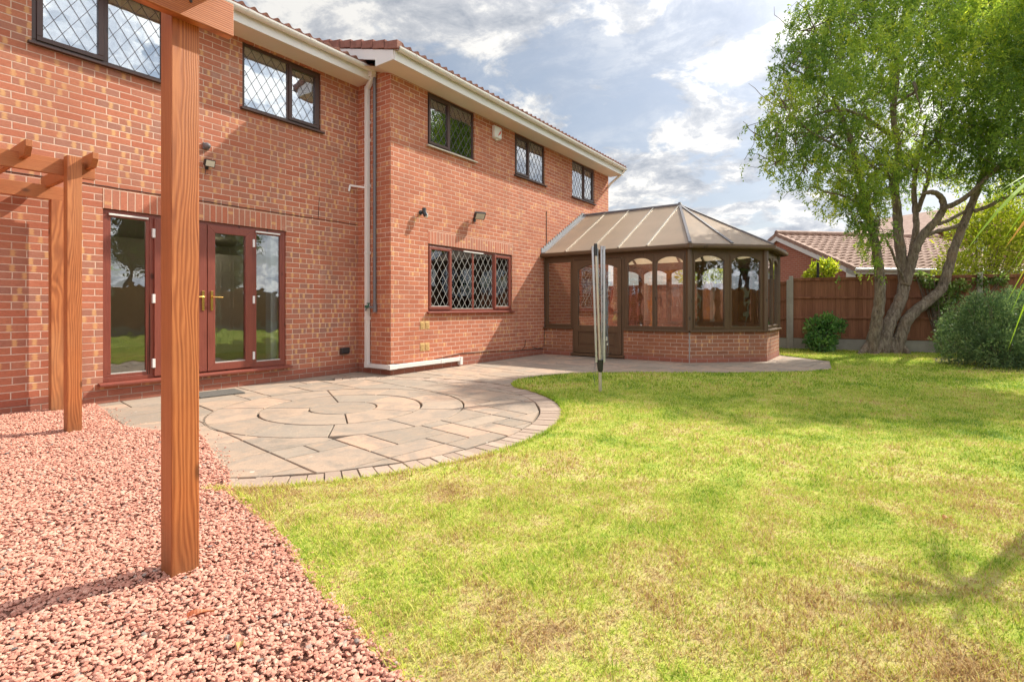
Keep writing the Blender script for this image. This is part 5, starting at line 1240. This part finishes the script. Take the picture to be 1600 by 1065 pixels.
bush('climbing_plant', 'loose climbing plant hanging over the fence by the right hand trunk', 'climbing plant',
     [(at(1475, 450, 12.4), .22), (at(1500, 446, 12.3), .18), (at(1450, 440, 12.5), .16), (at(1530, 440, 12.2), .2), (at(1470, 475, 12.4), .2), (at(1478, 500, 12.3), .16), (at(1490, 465, 12.3), .14), (at(1438, 432, 12.6), .14), (at(1560, 436, 12.0), .16), (at(1475, 520, 12.2), .12)], 'climber_leaf', 1500, .10, .045, shell=.2, up=-.2)
# cabbage palm just right of the frame, its strap leaves reach in
cc0 = np.array([4.72, -1.12, 0])
cp = thing('cabbage_palm', 'palm with long yellow green strap leaves reaching in from the right edge', 'palm', cc0)
b = MB(); b.tube([cc0+(0, 0, -.05), cc0+(.02, .02, .6), cc0+(0, 0, 2.05)], [.07, .05, .045], 10); b.build('trunk', 'bark', cp)
VV_, FF_, RR_ = [], [], []
def strap(o, tip, wid, sag, hue):
    global VV_, FF_
    o, tip = np.array(o), np.array(tip); n = 9; d_ = tip-o; L = np.linalg.norm(d_); sd_ = np.cross(d_, (0, 0, 1)); sd_ /= np.linalg.norm(sd_)+1e-9; b0 = len(VV_)
    for i in range(n+1):
        s = i/n; p = o+d_*s+np.array([0, 0, 1])*sag*4*s*(1-s)*L; w = 1.5*wid*(.55+.9*s*(1-s)*2)*(1-s**3)
        VV_ += [p-sd_*w/2+np.array([0, 0, .25*w]), p, p+sd_*w/2+np.array([0, 0, .25*w])]
    for i in range(n):
        for k in (0, 1): a0 = b0+i*3+k; FF_.append((a0, a0+1, a0+4)); FF_.append((a0, a0+4, a0+3)); RR_.extend([hue]*2)
top = cc0+(0, 0, 2.08)
for (x, y, z, w, sag, hue) in ((1566, 378, 3.0, .05, .12, .45), (1505, 398, 2.6, .05, .10, .5), (1570, 388, 2.6, .055, .05, .97), (1582, 428, 2.8, .045, .02, .55), (1575, 424, 3.1, .04, .06, .4), (1572, 475, 3.0, .035, .05, .5), (1578, 492, 2.9, .035, .06, .45), (1574, 549, 2.9, .035, .08, .5), (1590, 440, 2.9, .04, .03, .97), (1592, 448, 2.8, .04, .03, 1.0), (1545, 318, 3.1, .05, .08, .35), (1560, 300, 2.8, .05, .05, .4), (1588, 290, 3.0, .05, .02, .3)):
    strap(top, at(x, y, z+.25), w*.62, sag, hue)
r_ = random.Random(5)
for k in range(18):
    a = r_.uniform(0, 2*math.pi); el = r_.uniform(-.7, 1.3); L = r_.uniform(.35, .6); tipp = top+np.array([math.cos(a)*math.cos(el), math.sin(a)*math.cos(el), math.sin(el)])*L
    dpt = tipp[0]*c_+tipp[1]*s_; xx = 800+F*(tipp[0]*s_-tipp[1]*c_)/dpt
    if xx < 1612: continue
    strap(top, tipp, .014, .10, r_.uniform(0, .8))
npmesh('leaves', np.array(VV_), np.array(FF_), 'strap_leaf', cp, np.array(RR_))
# dry leaves on the ground
def dryleaf(x, y, ang, L, label, hue):
    g = gnd(x, y); n = 8; V, Fc = [], []; dv = np.array([math.cos(ang), math.sin(ang)]); sv_ = np.array([-dv[1], dv[0]])
    for i in range(n+1):
        s = i/n; w = L*.32*math.sin(math.pi*min(.98, s*.95+.03)); c = g[:2]+dv*L*(s-.5)
        V += [(*(c-sv_*w/2), .022+.012*math.sin(s*3)), (*c, .014+.012*math.sin(s*3)), (*(c+sv_*w/2), .026+.014*math.sin(s*3+1))]
    for i in range(n):
        for k in (0, 1): a0 = i*3+k; Fc += [(a0, a0+1, a0+4), (a0, a0+4, a0+3)]
    o = npmesh('dry_leaf', np.array(V), np.array(Fc), 'dry_leaf_skin', None, np.full(len(Fc), hue)+np.linspace(0, .25, len(Fc))); tag(o, label, 'leaf', 'fallen leaves')
dryleaf(314, 968, -.35, .085, 'reddish brown curled leaf on the gravel just right of the near post foot', 0); dryleaf(375, 1018, .9, .07, 'small pale yellow edged leaf on the gravel close to the bottom of the photo', .6); dryleaf(1480, 816, -.7, .07, 'brown leaf lying on the lawn to the right', .3)
# ---------------- trees and hedge on the far side of the garden (they show in the window glass)
def garden_tree(x, y, H, rr, label, seed, mat='hedge_leaf'):
    r = np.random.RandomState(seed); t = thing('garden_tree', label, 'tree', (x, y, 0), 'trees at the far side of the garden')
    b = MB(); b.tube([(x, y, -.1), (x+.1, y, H*.3), (x, y+.1, H*.6), (x+.05, y, H*.9)], [.2, .15, .1, .03], 8)
    C, D = [], []
    for k in range(22):
        v = r.normal(size=3); v /= np.linalg.norm(v); c = np.array([x, y, H*.62])+v*np.array([rr*.75, rr*.75, H*.3])*r.uniform(.4, 1)
        b.tube([(x, y, H*.35), tuple((c+np.array([x, y, H*.4]))/2), tuple(c)], [.05, .035, .012], 5)
        m = 420; u = r.normal(size=(m, 3)); u /= np.linalg.norm(u, axis=1, keepdims=True); C.append(c+u*rr*.42*r.uniform(.3, 1, (m, 1))); D.append(u+r.normal(size=(m, 3)))
    b.build('trunk', 'bark', t); C = np.concatenate(C); D = np.concatenate(D); leaves('crown', C, D, np.full(len(C), .2), np.full(len(C), .09), mat, t)
garden_tree(8.6, -11.2, 9.5, 2.4, 'tall green tree behind the far fence opposite the left wall', 1)
garden_tree(3.2, -12.0, 6.5, 2.3, 'rounded green tree behind the far fence opposite the gravel', 2)
garden_tree(-2.5, -11.5, 7.5, 2.6, 'broad green tree at the far corner of the garden', 3)
garden_tree(6.0, -12.2, 6.2, 2.2, 'rounded green tree between the tall tree and the broad one', 4)
garden_tree(12.5, -12.0, 6.8, 2.5, 'green tree behind the far fence at the right hand corner', 5)
garden_tree(10.6, -12.4, 6.6, 2.2, 'green tree between the tall tree and the right hand corner tree', 7)
garden_tree(.3, -12.6, 6.4, 2.3, 'green tree behind the far fence between two wider trees', 6)
for o in list(bpy.data.objects):
    if o.type == 'MESH' and not o.data.polygons: bpy.data.objects.remove(o)
print('objects', len(bpy.data.objects))
